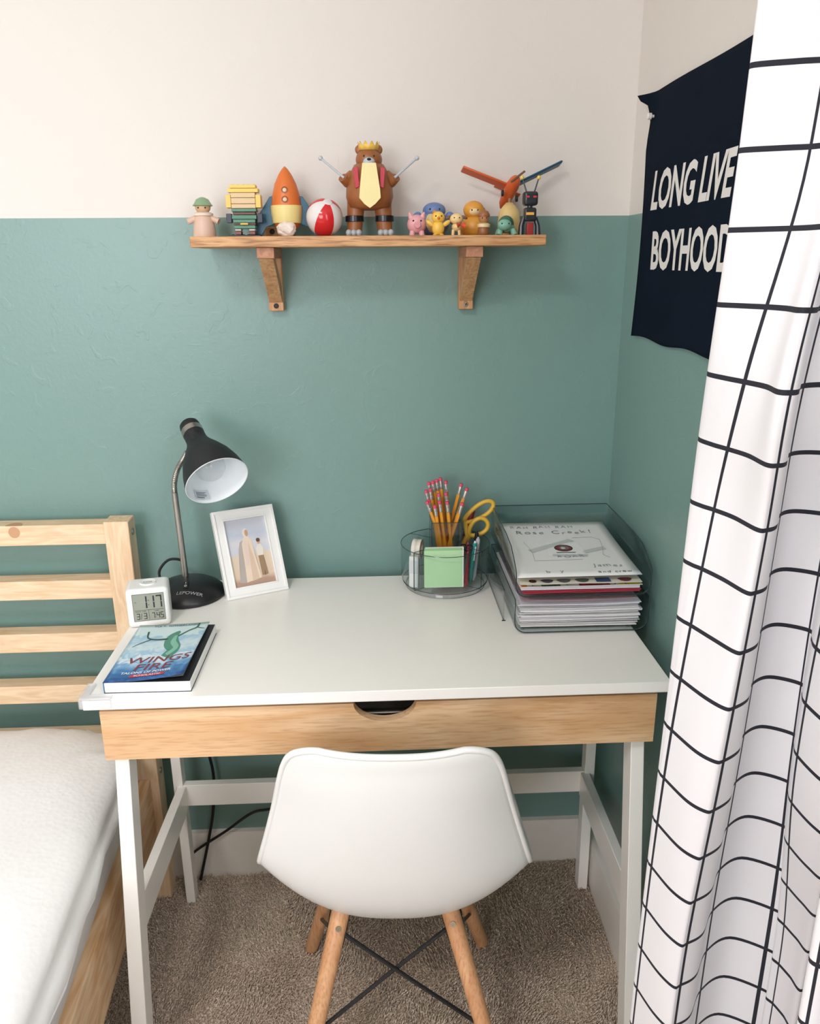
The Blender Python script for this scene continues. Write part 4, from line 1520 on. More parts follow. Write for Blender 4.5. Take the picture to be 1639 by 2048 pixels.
NP = spline([S1, Vector((-0.4205, -0.110, 1.022)), Vector((-0.4130, -0.108, 1.046)), Vector((-0.4020, -0.107, 1.064)), Vector((-0.3900, -0.112, 1.082))], 14)
part('gooseneck', tube(bmn(), NP, [0.0058 if i % 2 else 0.0049 for i in range(len(NP))], 16), M['steel'], lamp, sharp=20)
RC, CC = Vector((-0.3189, -0.205, 1.0481)), Vector((-0.3845, -0.100, 1.1327))
ad = (RC - CC).normalized()
LL = (RC - CC).length
prof = [(0.0150, -0.004), (0.0185, 0.000), (0.0195, 0.006), (0.0198, 0.024), (0.0200, 0.036), (0.0205, 0.046), (0.0250, 0.058), (0.0365, 0.078), (0.0475, 0.100), (0.0545, 0.122), (0.0585, LL - 0.008), (0.0595, LL)]
inner = [(0.0585, LL - 0.0002), (0.0573, LL - 0.008), (0.0532, 0.121), (0.0461, 0.099), (0.0351, 0.078), (0.0236, 0.060), (0.018, 0.055), (0.0005, 0.055)]
shd = part('shade', lathe(bmn(), prof, CC, ad, 56, caps=False), M['black_matte'], lamp, sharp=50)
part('shade_top', lathe(bmn(), [(0.0152, -0.0039), (0.0120, -0.0058), (0.001, -0.0064)], CC, ad, 40), M['black_matte'], shd)
part('shade_lining', lathe(bmn(), inner + [(0.0005, 0.0545), (0.0185, 0.0540), (0.0242, 0.059)][:0], CC, ad, 56, caps=False), C(236, 240, 242, 0.35), shd, sharp=60)
part('shade_rim', tube(bmn(), [CC + ad * LL + frame_of(ad)[0] * 0.0591 * math.cos(a) + frame_of(ad)[1] * 0.0591 * math.sin(a) for a in (2 * PI * k / 56 for k in range(56))], 0.0008, 6, close=True), C(220, 222, 222), shd)
part('metal_band', lathe(bmn(), [(0.0197, 0.0135), (0.0205, 0.0138), (0.0206, 0.0255), (0.0199, 0.0258)], CC, ad, 40), M['steel'], shd, sharp=60)
bulb_m = clear('bulb_glass', (0.96, 0.97, 0.975, 1), 0.35, 0.03, 0.10)
part('bulb', lathe(bmn(), [(0.012, 0.057), (0.014, 0.070), (0.0245, 0.092), (0.0290, 0.108), (0.0265, 0.124), (0.018, 0.134), (0.008, 0.1385), (0.0005, 0.139)], CC, ad, 32, caps=False), bulb_m, lamp, sharp=180)
part('bulb_core', tube(bmn(), [CC + ad * 0.056, CC + ad * 0.088, CC + ad * 0.112], [0.007, 0.005, 0.0025], 10), C(196, 200, 204), lamp)
bx_, by_, _ = frame_of(ad)
# warning sticker inside the mouth of the shade (lower lip)
dn = (Vector((-0.35, 0, -1)) - ad * Vector((-0.35, 0, -1)).dot(ad)).normalized()
tn = ad.cross(dn)
stk = bmn()
gridv = []
for i in range(7):
    row = []
    for j in range(4):
        a = (i / 6 - 0.5) * 0.56
        h = LL - 0.006 - 0.020 * j / 3
        rr = 0.0566 - 0.0038 * j / 3
        row.append(stk.verts.new(CC + ad * h + (dn * math.cos(a) + tn * math.sin(a)) * (rr - 0.0004)))
    gridv.append(row)
for a, b in zip(gridv[:-1], gridv[1:]):
    for j in range(3):
        stk.faces.new((a[j], a[j + 1], b[j + 1], b[j]))
stick = part('warning_label', stk, C(206, 212, 216, 0.6), shd, sharp=180)
lines = bmn()
for j, (h, wd) in enumerate(((0.0095, 0.30), (0.0130, 0.40), (0.0155, 0.40), (0.0180, 0.34), (0.0205, 0.40))):
    rr = 0.0562 - 0.0038 * (h - 0.006) / 0.020
    P = [CC + ad * (LL - h) + (dn * math.cos(a) + tn * math.sin(a)) * rr for a in (-0.22 + wd * k / 6 for k in range(7))]
    tube(lines, P, 0.0006 if j else 0.0010, 4)
part('print', lines, C(84, 90, 96), stick)
part('cord', tube(bmn(), spline([Vector((-0.4720, -0.088, ZT + 0.010)), Vector((-0.4800, -0.068, ZT + 0.030)), Vector((-0.4640, -0.052, ZT + 0.048)), Vector((-0.4400, -0.047, ZT + 0.046)), Vector((-0.4300, -0.044, ZT + 0.030)), Vector((-0.4340, -0.036, ZT - 0.02)), Vector((-0.4320, -0.033, 0.60))], 10), 0.0028, 8), M['black_cable'], lamp)

# cables hanging behind the desk
single('hanging_cable', tube(bmn(), spline([Vector((-0.4320, -0.033, 0.596)), Vector((-0.4310, -0.032, 0.42)), Vector((-0.4180, -0.028, 0.30)), Vector((-0.4260, -0.026, 0.20)), Vector((-0.4420, -0.028, 0.12)), Vector((-0.4640, -0.032, 0.03)), Vector((-0.4700, -0.034, 0.004))], 10), 0.0034, 8), M['black_cable'],
       'black cable hanging down the wall behind the desk', 'cable')
single('floor_cable', tube(bmn(), spline([Vector((-0.4940, -0.036, 0.070)), Vector((-0.4700, -0.030, 0.090)), Vector((-0.400, -0.024, 0.135)), Vector((-0.3400, -0.020, 0.178)), Vector((-0.300, -0.018, 0.186)), Vector((-0.230, -0.018, 0.196)), Vector((-0.12, -0.012, 0.250))], 10), 0.0032, 8), M['black_cable'],
       'black cable slanting across the baseboard towards the chair', 'cable')

# ------------------------------------------------------------------ framed picture
FB0, FB1 = Vector((-0.3260, -0.1625, ZT)), Vector((-0.2106, -0.1091, ZT))
fx = (FB1 - FB0).normalized()
fn = Vector((fx.y, -fx.x, 0))
FW = (FB1 - FB0).length
FH = 0.180
fy = (Vector((0, 0, 0.162)) - fn * 0.080).normalized()
FM = frame_m(FB0 + Vector((0, 0, 0.0002)) - fn * 0.0, fx, fy)
t = thing('picture_frame', 'white wooden frame with a figure painting, leaning back beside the lamp', 'picture frame', tuple((FB0 + FB1) / 2), 0)
bm = bmn()
b0, T = 0.0215, 0.012
for r_ in ((0, FW, 0, b0), (0, FW, FH - b0, FH), (0, b0, b0, FH - b0), (FW - b0, FW, b0, FH - b0)):
    box(bm, r_[0], r_[1], r_[2], r_[3], -T, 0, FM)
fo = part('moulding', bm, C(236, 235, 231, 0.35), t)
bm = bmn()
e = 0.0055
for r_ in ((0, FW, 0, e), (0, FW, FH - e, FH), (0, e, e, FH - e), (FW - e, FW, e, FH - e)):
    box(bm, r_[0], r_[1], r_[2], r_[3], 0.0001, 0.0024, FM)
for r_ in ((b0 - 0.003, FW - b0 + 0.003, b0 - 0.003, b0), (b0 - 0.003, FW - b0 + 0.003, FH - b0, FH - b0 + 0.003), (b0 - 0.003, b0, b0, FH - b0), (FW - b0, FW - b0 + 0.003, b0, FH - b0)):
    box(bm, r_[0], r_[1], r_[2], r_[3], 0.0001, 0.0012, FM)
part('bead', bm, C(236, 235, 231, 0.35), fo, bevel=0.0006)
part('backing', box(bmn(), 0.004, FW - 0.004, 0.004, FH - 0.004, -T - 0.002, -T - 0.0002, FM), C(60, 54, 48), t)
pw0, pw1, ph0, ph1 = b0 + 0.0002, FW - b0 - 0.0002, b0 + 0.0002, FH - b0 - 0.0002
pic = part('painting', box(bmn(), pw0, pw1, ph0, ph1, -0.0070, -0.0045, FM), M['picture'], t)
inv = (root_matrix(t).inverted() @ FM).inverted()
set_uv(pic, lambda co: (((inv @ co).x - pw0) / (pw1 - pw0), ((inv @ co).y - ph0) / (ph1 - ph0)))


def flat(poly, z, col, nm='painted_shape'):
    W_, H_ = pw1 - pw0, ph1 - ph0
    return part(nm, prism(bmn(), [(pw0 + a * W_, ph0 + b * H_) for a, b in poly], z, z + 0.0001, FM), col, pic)


def oval(cx, cy, rx, ry, n=18):
    return [(cx + rx * math.cos(2 * PI * k / n), cy + ry * math.sin(2 * PI * k / n)) for k in range(n)]


z_ = -0.0044
flat([(0.14, 0.06), (0.32, 0.045), (0.40, 0.55), (0.42, 0.70), (0.30, 0.66), (0.24, 0.55), (0.20, 0.30)], z_, C(176, 166, 158))
flat([(0.30, 0.05), (0.68, 0.09), (0.62, 0.40), (0.60, 0.66), (0.52, 0.74), (0.40, 0.72), (0.34, 0.62), (0.33, 0.35)], z_ + 0.00015, C(226, 206, 184))
flat([(0.45, 0.06), (0.62, 0.085), (0.57, 0.42), (0.50, 0.66), (0.47, 0.40)], z_ + 0.0003, C(214, 188, 164))
flat([(0.36, 0.30), (0.45, 0.30), (0.46, 0.66), (0.40, 0.68)], z_ + 0.00045, C(222, 200, 188))
flat(oval(0.475, 0.785, 0.075, 0.075), z_ + 0.0003, C(222, 208, 196))
flat(oval(0.500, 0.785, 0.042, 0.052), z_ + 0.00045, C(190, 150, 126))
flat([(0.70, 0.12), (0.76, 0.12), (0.78, 0.22), (0.80, 0.12), (0.86, 0.13), (0.82, 0.36), (0.82, 0.42), (0.69, 0.42)], z_ + 0.0003, C(156, 128, 98))
flat([(0.68, 0.42), (0.82, 0.42), (0.85, 0.52), (0.80, 0.59), (0.72, 0.59), (0.66, 0.53)], z_ + 0.0003, C(224, 220, 206))
flat(oval(0.755, 0.635, 0.042, 0.040), z_ + 0.00045, C(206, 160, 134))
flat(oval(0.750, 0.655, 0.048, 0.030), z_ + 0.0006, C(88, 72, 60))
part('easel_leg', hexa(bmn(), [FM @ Vector((FW / 2 - 0.014, 0.10, -T - 0.003)), FM @ Vector((FW / 2 + 0.014, 0.10, -T - 0.003)), FM @ Vector((FW / 2 + 0.014, 0.094, -T - 0.003)), FM @ Vector((FW / 2 - 0.014, 0.094, -T - 0.003))],
     [(FB0 + FB1) / 2 + fx * d_ - fn * k_ + Vector((0, 0, 0.0003)) for d_, k_ in ((-0.016, 0.075), (0.016, 0.075), (0.016, 0.072), (-0.016, 0.072))]), C(60, 54, 48), t)

# ------------------------------------------------------------------ alarm clock
K0, K1 = Vector((-0.4854, -0.2813, ZT)), Vector((-0.4117, -0.2670, ZT))
kx = (K1 - K0).normalized()
kn = Vector((kx.y, -kx.x, 0))
KW = (K1 - K0).length
KH, KD = 0.0760, 0.060
KM = frame_m(K0, kx, (0, 0, 1))
t = thing('alarm_clock', 'white cube digital alarm clock showing 1:17 behind the paperback', 'clock', tuple(K0))
cs = part('case', box(bmn(), 0, KW, 0.0006, KH, -KD, 0, KM), M['white_plastic'], t, bevel=0.0075, seg=4)
sw0, sw1, sh0, sh1 = 0.0115, KW - 0.0090, 0.0145, 0.0665
LCD = plain('lcd_glass', s(150, 154, 140), 0.18, var=0.02)
lcd = part('display', box(bmn(), sw0, sw1, sh0, sh1, -0.001, 0.0004, KM), LCD, t, label='grey-green liquid crystal display')
part('display_bezel', merge(*[box(bmn(), *b, -0.0005, 0.0007, KM) for b in ((sw0 - 0.0006, sw1 + 0.0006, sh0 - 0.0006, sh0), (sw0 - 0.0006, sw1 + 0.0006, sh1, sh1 + 0.0006), (sw0 - 0.0006, sw0, sh0, sh1), (sw1, sw1 + 0.0006, sh0, sh1))]), C(70, 74, 70), lcd)
SEG = {'0': 'abcdef', '1': 'bc', '2': 'abged', '3': 'abgcd', '4': 'fgbc', '5': 'afgcd', '6': 'afgedc', '7': 'abc', '8': 'abcdefg', '9': 'abfgcd'}


def digit(bm, ch, x0, y0, w_, h_, t_):
    g = t_ * 0.22
    H2 = h_ / 2
    R_ = {'a': (x0 + g, x0 + w_ - g, y0 + h_ - t_, y0 + h_), 'd': (x0 + g, x0 + w_ - g, y0, y0 + t_), 'g': (x0 + g, x0 + w_ - g, y0 + H2 - t_ / 2, y0 + H2 + t_ / 2),
          'b': (x0 + w_ - t_, x0 + w_, y0 + H2 + g, y0 + h_ - g), 'c': (x0 + w_ - t_, x0 + w_, y0 + g, y0 + H2 - g), 'f': (x0, x0 + t_, y0 + H2 + g, y0 + h_ - g), 'e': (x0, x0 + t_, y0 + g, y0 + H2 - g)}
    for q in SEG[ch]:
        box(bm, *R_[q], 0.0004, 0.0006, KM)


bm = bmn()
ym = sh0 + 0.0205
digit(bm, '1', sw0 + 0.0155, ym + 0.0035, 0.0095, 0.0245, 0.0026)
digit(bm, '1', sw0 + 0.0285, ym + 0.0035, 0.0095, 0.0245, 0.0026)
digit(bm, '7', sw0 + 0.0405, ym + 0.0035, 0.0105, 0.0245, 0.0026)
for d_ in (0.0095, 0.0180):
    box(bm, sw0 + 0.0270, sw0 + 0.0284, ym + d_, ym + d_ + 0.0016, 0.0004, 0.0006, KM)
digit(bm, '3', sw0 + 0.0045, sh0 + 0.0030, 0.0058, 0.0118, 0.0013)
digit(bm, '3', sw0 + 0.0170, sh0 + 0.0030, 0.0058, 0.0118, 0.0013)
digit(bm, '7', sw0 + 0.0315, sh0 + 0.0030, 0.0052, 0.0118, 0.0013)
digit(bm, '4', sw0 + 0.0395, sh0 + 0.0030, 0.0058, 0.0118, 0.0013)
digit(bm, '5', sw0 + 0.0465, sh0 + 0.0030, 0.0056, 0.0118, 0.0013)
for d_ in (0.0055, 0.0095):
    box(bm, sw0 + 0.0377, sw0 + 0.0386, sh0 + d_, sh0 + d_ + 0.0009, 0.0004, 0.0006, KM)
hexa(bm, [KM @ Vector((sw0 + a, sh0 + b, 0.0004)) for a, b in ((0.0118, 0.003), (0.0126, 0.003), (0.0142, 0.0148), (0.0134, 0.0148))], [KM @ Vector((sw0 + a, sh0 + b, 0.0006)) for a, b in ((0.0118, 0.003), (0.0126, 0.003), (0.0142, 0.0148), (0.0134, 0.0148))])
box(bm, sw0 + 0.002, sw1 - 0.002, ym, ym + 0.0005, 0.0004, 0.0006, KM)
box(bm, sw0 + 0.0262, sw0 + 0.0267, sh0 + 0.002, ym, 0.0004, 0.0006, KM)
part('digits', bm, M['ink'], lcd, label='dark digits 1:17, 3/3 and 7:45')
tb = merge(*[text_bm(a, 0.0026, KM @ Matrix.Translation((sw0 + b, c, 0.0005)), 0, 0, 'LEFT', 1, 0.0001) for a, b, c in (('PM', 0.003, ym + 0.0155), ('MONTH', 0.003, ym - 0.0032), ('DATE', 0.0150, ym - 0.0032), ('ALARM', 0.0360, ym - 0.0032))])
part('small_print', tb, M['ink'], lcd)
topc = KM @ Vector((KW / 2 + 0.001, KH, -KD / 2 - 0.002))
bt = part('snooze_button', lathe(bmn(), [(0.0150, -0.001), (0.0150, 0.0012), (0.0138, 0.0024), (0.0118, 0.0016), (0.0005, 0.0012)], topc, seg=36), M['white_plastic'], t, sharp=50)
part('lettering', text_bm('SNOOZE', 0.0040, frame_m(topc + Vector((0, -0.001, 0.0017)), kx, -kn), 0, 0, 'CENTER', 1.0, 0.0001), C(120, 120, 120), bt)

# ------------------------------------------------------------------ paperback
BX0, BX1, BY0, BY1, BT = -0.4590, -0.3246, -0.5110, -0.3060, 0.0178
t = thing('paperback_book', 'paperback with blue sea cover lying at the desk corner, cover curling up', 'book', (BX0, BY0, ZT))
ang = -0.012
RB = Matrix.Translation((BX0, BY0, ZT)) @ Matrix.Rotation(ang, 4, 'Z')
BW, BD = BX1 - BX0, BY1 - BY0
part('page_block', box(bmn(), 0.0008, BW, 0, BD, 0.0007, BT, RB), M['pages'], t, bevel=0.0012)
part('back_cover', box(bmn(), 0, BW + 0.0006, -0.0003, BD, 0.0001, 0.0006, RB), C(40, 60, 90), t)
part('black_endpaper', box(bmn(), 0.001, BW - 0.0008, 0.0008, BD - 0.001, BT + 0.0001, BT + 0.0005, RB), C(26, 27, 30, 0.6), t)
part('blurb_page', hexa(bmn(), [RB @ Vector(p) for p in ((0.030, 0.0035, BT + 0.0006), (0.121, 0.012, BT + 0.0036), (0.121, 0.190, BT + 0.0012), (0.030, 0.190, BT + 0.0006))],
     [RB @ Vector(p) for p in ((0.030, 0.0035, BT + 0.0009), (0.121, 0.012, BT + 0.0039), (0.121, 0.190, BT + 0.0015), (0.030, 0.190, BT + 0.0009))]), plain('printed_grey_page', s(176, 176, 176), 0.8, var=0.3, scale=900), t)


def cov(u, v):
    """Cover sheet: u across from the spine, v up from the foot; its free corner lifts."""
    lift = 0.0006 + 0.0125 * (u ** 2.2) * (0.35 + 0.65 * (1 - v))
    return RB @ Vector((u * (BW - 0.004 - 0.006 * u * u), v * (BD + 0.0006) - 0.0003 + 0.002 * u * (1 - v), BT + 0.0007 + lift))


bm = bmn()
uvl = bm.loops.layers.uv.new('UVMap')
nu, nv = 18, 18
gr = [[bm.verts.new(cov(i / nu, j / nv)) for i in range(nu + 1)] for j in range(nv + 1)]
for j in range(nv):
    for i in range(nu):
        f = bm.faces.new((gr[j][i], gr[j][i + 1], gr[j + 1][i + 1], gr[j + 1][i]))
        for lp, (a, b) in zip(f.loops, ((i, j), (i + 1, j), (i + 1, j + 1), (i, j + 1))):
            lp[uvl].uv = (a / nu, b / nv)
fc = part('front_cover', bm, M['cover'], t, sharp=180)
md = fc.modifiers.new('thickness', 'SOLIDIFY')
md.thickness = 0.0004
md.offset = -1
part('spine', box(bmn(), -0.0004, 0.0006, -0.0002, BD, 0.0002, BT + 0.0012, RB), C(60, 110, 150), t)


def cov_text(txt, size, u, v, col, bold=0.0, shear=0.0, xs=1.0, rise=0.0006):
    b = text_bm(txt, size, Matrix.Identity(4), bold, shear, 'CENTER', xs, 0.0)
    bmesh.ops.triangulate(b, faces=b.faces)
    for q in b.verts:
        uu, vv = u + q.co.x / BW, v + q.co.y / BD
        q.co = cov(min(max(uu, 0), 1), vv) + Vector((0, 0, rise))
    return part('lettering', b, col, fc)


def cov_poly(pts, col, rise, nm='cover_print'):
    b = bmn()
    b.faces.new([b.verts.new((p[0], p[1], 0)) for p in pts])
    bmesh.ops.triangulate(b, faces=b.faces)
    bmesh.ops.subdivide_edges(b, edges=b.edges, cuts=3, use_grid_fill=True)
    for q in b.verts:
        q.co = cov(q.co.x, q.co.y) + Vector((0, 0, rise))
    return part(nm, b, col, fc)


# plain sea-green plume in place of the cover illustration
def ribbon(path, col, rise):
    L_, R_ = [], []
    P = spline([Vector((a, b, c)) for a, b, c in path], 6)
    for i, p in enumerate(P):
        d = (P[min(i + 1, len(P) - 1)] - P[max(i - 1, 0)])
        n_ = Vector((-d.y, d.x, 0)).normalized()
        L_.append(p + n_ * p.z)
        R_.append(p - n_ * p.z)
    b = bmn()
    vl = [b.verts.new(cov(q.x, q.y) + Vector((0, 0, rise))) for q in L_]
    vr = [b.verts.new(cov(q.x, q.y) + Vector((0, 0, rise))) for q in R_]
    for i in range(len(vl) - 1):
        b.faces.new((vl[i], vl[i + 1], vr[i + 1], vr[i]))
    return part('cover_print', b, col, fc)


ribbon([(0.60, 0.36, 0.075), (0.66, 0.50, 0.085), (0.58, 0.62, 0.095), (0.56, 0.74, 0.075), (0.62, 0.84, 0.02)], C(72, 138, 116, 0.3), 0.0003)
ribbon([(0.60, 0.40, 0.03), (0.68, 0.52, 0.035), (0.60, 0.64, 0.035), (0.60, 0.76, 0.02)], C(128, 186, 160, 0.3), 0.0005)
ribbon([(0.50, 0.70, 0.016), (0.34, 0.70, 0.013), (0.22, 0.74, 0.010), (0.18, 0.86, 0.012)], C(44, 76, 62, 0.3), 0.0004)
ribbon([(0.28, 0.71, 0.008), (0.16, 0.64, 0.007), (0.08, 0.58, 0.004)], C(44, 76, 62, 0.3), 0.00045)
ribbon([(0.62, 0.74, 0.014), (0.74, 0.84, 0.012), (0.84, 0.90, 0.016), (0.85, 0.985, 0.018)], C(58, 96, 78, 0.3), 0.0004)
ribbon([(0.84, 0.90, 0.008), (0.93, 0.87, 0.006), (0.97, 0.86, 0.004)], C(58, 96, 78, 0.3), 0.00045)
cov_text('TUI T. SUTHERLAND', 0.0078, 0.52, 0.945, C(72, 108, 128), 0.0001, 0, 1.15)
cov_text('WINGS', 0.0290, 0.54, 0.285, C(128, 44, 58, 0.3), 0.0002, 0.15, 1.18)
cov_text('FIRE', 0.0290, 0.50, 0.165, C(128, 44, 58, 0.3), 0.0002, 0.15, 1.22)
cov_text('TALONS OF POWER', 0.0092, 0.46, 0.112, C(236, 236, 236), 0.0002, 0.1, 1.0)
cov_poly([(0.27, 0.058), (0.70, 0.058), (0.72, 0.098), (0.29, 0.098)], C(196, 44, 62), 0.0004)
cov_text('SCHOLASTIC', 0.0076, 0.495, 0.064, C(240, 232, 232), 0.0001, 0, 1.02, 0.0008)

# ------------------------------------------------------------------ desk organiser and what stands in it
OX, OY, OR_ = 0.1120, -0.1000, 0.0905
OZ1 = 0.8815
org = thing('desk_organizer', 'round clear plastic desk organizer with radial compartments', 'organizer', (OX, OY, ZT))
OC = (OX, OY, ZT)
shell = bmn()
lathe(shell, [(OR_, OZ1 - ZT), (OR_, 0.022), (OR_ - 0.003, 0.013), (OR_ - 0.010, 0.0085)], OC, seg=72, caps=False)
wall_o = part('outer_wall', shell, M['smoke'], org, sharp=180)
part('rim', tube(bmn(), [(OX + OR_ * math.cos(a), OY + OR_ * math.sin(a), OZ1) for a in (2 * PI * k / 72 for k in range(72))], 0.0007, 6, close=True), M['edge'], wall_o)
fl = part('compartment_floor', lathe(bmn(), [(0.0005, 0.0088), (OR_ - 0.010, 0.0088), (OR_ - 0.010, 0.0078), (0.0005, 0.0078)], OC, seg=64, caps=False), M['clear'], org)
part('floor_edge', tube(bmn(), [(OX + (OR_ - 0.003) * math.cos(a), OY + (OR_ - 0.003) * math.sin(a), ZT + 0.0125) for a in (2 * PI * k / 72 for k in range(72))], 0.0006, 6, close=True), M['edge'], fl)
part('turntable', lathe(bmn(), [(0.080, 0.0004), (0.0815, 0.002), (0.0800, 0.0066), (0.0790, 0.0072)], OC, seg=64, caps=False), M['smoke'], org)
part('turntable_edge', tube(bmn(), [(OX + 0.0812 * math.cos(a), OY + 0.0812 * math.sin(a), ZT + 0.0010) for a in (2 * PI * k / 72 for k in range(72))], 0.0006, 6, close=True), C(120, 130, 130), org)
CH = 0.0298
CZ1 = 0.9325
cup = bmn()
for k in (-1, 1):
    box(cup, OX - CH - 0.0008, OX + CH + 0.0008, OY + k * CH - 0.0008, OY + k * CH + 0.0008, ZT + 0.0092, CZ1)
    box(cup, OX + k * CH - 0.0008, OX + k * CH + 0.0008, OY - CH + 0.001, OY + CH - 0.001, ZT + 0.0092, CZ1)
cu_ = part('centre_cup', cup, clear('cup_clear_plastic', (0.86, 0.86, 0.85, 1), 0.9, 0.1), org)
sq = [(OX - CH, OY - CH, CZ1), (OX + CH, OY - CH, CZ1), (OX + CH, OY + CH, CZ1), (OX - CH, OY + CH, CZ1)]
bm = bmn()
for a, b in zip(sq, sq[1:] + sq[:1]):
    tube(bm, [a, b], 0.0007, 6)
for a in sq:
    tube(bm, [a, (a[0], a[1], ZT + 0.010)], 0.0005, 5)
part('cup_edge', bm, M['edge'], cu_)
for dx, dy in ((-1, -1), (1, -1), (-1, 1), (1, 1)):
    p0 = Vector((OX + dx * (CH + 0.0012), OY + dy * (CH + 0.0012), 0))
    dd = Vector((dx * 0.80, dy * 0.62, 0)).normalized()
    lo_, hi_ = 0.0, 0.2
    for _ in range(40):
        m_ = (lo_ + hi_) / 2
        q = p0 + dd * m_
        if math.hypot(q.x - OX, q.y - OY) < OR_ - 0.001:
            lo_ = m_
        else:
            hi_ = m_
    p1 = p0 + dd * lo_
    nn = Vector((-dd.y, dd.x, 0)) * 0.0006
    dv = part('divider', hexa(bmn(), [v + Vector((0, 0, ZT + 0.0092)) for v in (p0 - nn, p1 - nn, p1 + nn, p0 + nn)], [v + Vector((0, 0, OZ1 - 0.001)) for v in (p0 - nn, p1 - nn, p1 + nn, p0 + nn)]), M['smoke'], org)
    bm = bmn()
    tube(bm, [p0 + Vector((0, 0, OZ1)), p1 + Vector((0, 0, OZ1))], 0.0006, 5)
    if dy < 0:
        tube(bm, [p1 + Vector((0, 0, OZ1)), p1 + Vector((0, 0, ZT + 0.013))], 0.0010, 5)
        tube(bm, [p0 + Vector((0, 0, ZT + 0.0098)), p1 + Vector((0, 0, ZT + 0.0098))], 0.0005, 5)
    part('divider_edge', bm, M['edge'], dv)

# pencils: eraser ends read off against the cup, points gathered in its foot
PY, PINK, FER = C(224, 154, 48, 0.35), C(206, 74, 100, 0.6), plain('pencil_ferrule', s(206, 204, 200), 0.3, metal=0.9)


def pencil_parts(Ln):
    r = 0.0036
    hexr = lambda rr, z: [Vector((rr * math.cos(PI / 3 * k), rr * math.sin(PI / 3 * k), z)) for k in range(6)]
    b = bmn()
    rings(b, [hexr(0.0006, 0.004), hexr(r, 0.020), hexr(r, Ln - 0.0230)])
    f = lathe(bmn(), [(0.00365, Ln - 0.0232), (0.0039, Ln - 0.0226), (0.0039, Ln - 0.0160), (0.0035, Ln - 0.0155), (0.0035, Ln - 0.0125), (0.0039, Ln - 0.0120), (0.0038, Ln - 0.0065)], seg=14)
    e_ = lathe(bmn(), [(0.0036, Ln - 0.0068), (0.0039, Ln - 0.0015), (0.0032, Ln - 0.0003), (0.0005, Ln)], seg=14)
    l_ = lathe(bmn(), [(0.0003, 0.0), (0.0008, 0.005)], seg=8)
    return b, f, e_, l_


LP = 0.178
proto = None
PL = 'yellow pencil with pink eraser in the main fan leaning from the clear cup'
PR = 'yellow pencil with pink eraser leaning towards the scissors from the clear cup'
ER = [(405, 300, -.022), (435, 250, .006), (465, 295, -.018), (490, 180, .018), (505, 222, .004), (550, 155, .016), (557, 345, -.026), (612, 140, .018), (632, 262, -.004), (634, 292, -.024),
      (675, 125, .020), (757, 150, .014), (750, 262, -.002), (752, 300, -.024), (1008, 188, .012), (1092, 215, .002), (1000, 335, -.022)]
for i, (zx, zy, dy) in enumerate(ER):
    right = i >= 14
    # eraser end (metres) from the fan seen in the photograph
    ex = 0.1120 + (zx - 745) * 0.000131 * 0.97
    ez = 0.9325 + (668 - zy) * 0.000137 + 0.30 * dy
    top = Vector((ex, OY + dy, ez))
    foot_x = OX + (-0.004 + 0.030 * ((zx - 405) / 350.0) if not right else (-0.012 + 0.012 * ((zx - 1000) / 95.0)))
    foot_x = min(max(foot_x - 0.006, OX - 0.022), OX + 0.022)
    ft = Vector((foot_x, OY + dy * 0.75, ZT + 0.0105))
    ax_ = (top - ft).normalized()
    # keep the barrel inside the cup's mouth
    ln = (top - ft).length
    tm = (CZ1 - ft.z) / (top.z - ft.z)
    xm = ft.x + (top.x - ft.x) * tm
    lim = CH - 0.0062
    if abs(xm - OX) > lim:
        shift = (OX + math.copysign(lim, xm - OX)) - xm
        ft.x += shift / (1 - tm)
        ft.x = min(max(ft.x, OX - 0.024), OX + 0.024)
        top.x = ft.x + ((OX + math.copysign(lim, xm - OX)) - ft.x) / tm
        ax_ = (top - ft).normalized()
        ln = (top - ft).length
    q = Vector((0, 0, 1)).rotation_difference(ax_).to_euler()
    if proto is None:
        proto = thing('pencil', PL, 'pencil', (0, 0, 0), 0, 'pencils in the clear cup')
        b, f, e_, l_ = pencil_parts(LP)
        part('barrel', b, PY, proto, world=False)
        part('ferrule', f, FER, proto, world=False)
        part('eraser', e_, PINK, proto, world=False)
        o = proto
    else:
        o = copy_tree(proto)
    o['label'] = PR if right else PL
    o['group'] = 'pencils fanned right' if right else 'pencils fanned left'
    o.location = top - ax_ * LP if ln < LP else ft
    if ln >= LP:
        o.location = top - ax_ * LP
    o.rotation_euler = q
    if o.location.z < ZT + 0.0105:
        # shorten by use: a sharpened stub keeps its eraser where it is seen
        k_ = (ln - 0.0005) / LP
        o.location = ft
        for ch in o.children:
            if ch.name.startswith('barrel'):
                ch.scale.z = (ln - 0.020) / (LP - 0.020)
            else:
                ch.location.z = ln - LP

# sticky notes leaning inside the front compartment
t = thing('sticky_note_pad', 'pale green square sticky note pad at the front of the organizer', 'sticky notes', (0.1025, -0.176, ZT + 0.012))
sm = frame_m((0.1025, -0.1745, ZT + 0.0215), (1, 0, 0), (0, 0.06, 1))
part('pad', box(bmn(), -0.0360, 0.0395, 0.001, 0.0830, -0.0062, -0.0002, sm), C(238, 238, 234, 0.8), t)
part('top_note', box(bmn(), -0.0385, 0.0372, 0.002, 0.0775, 0.0, 0.0007, sm), C(176, 214, 166, 0.85), t)
part('under_note', box(bmn(), -0.0378, 0.0375, 0.0776, 0.0826, -0.0002, 0.0004, sm), C(140, 184, 132, 0.85), t)

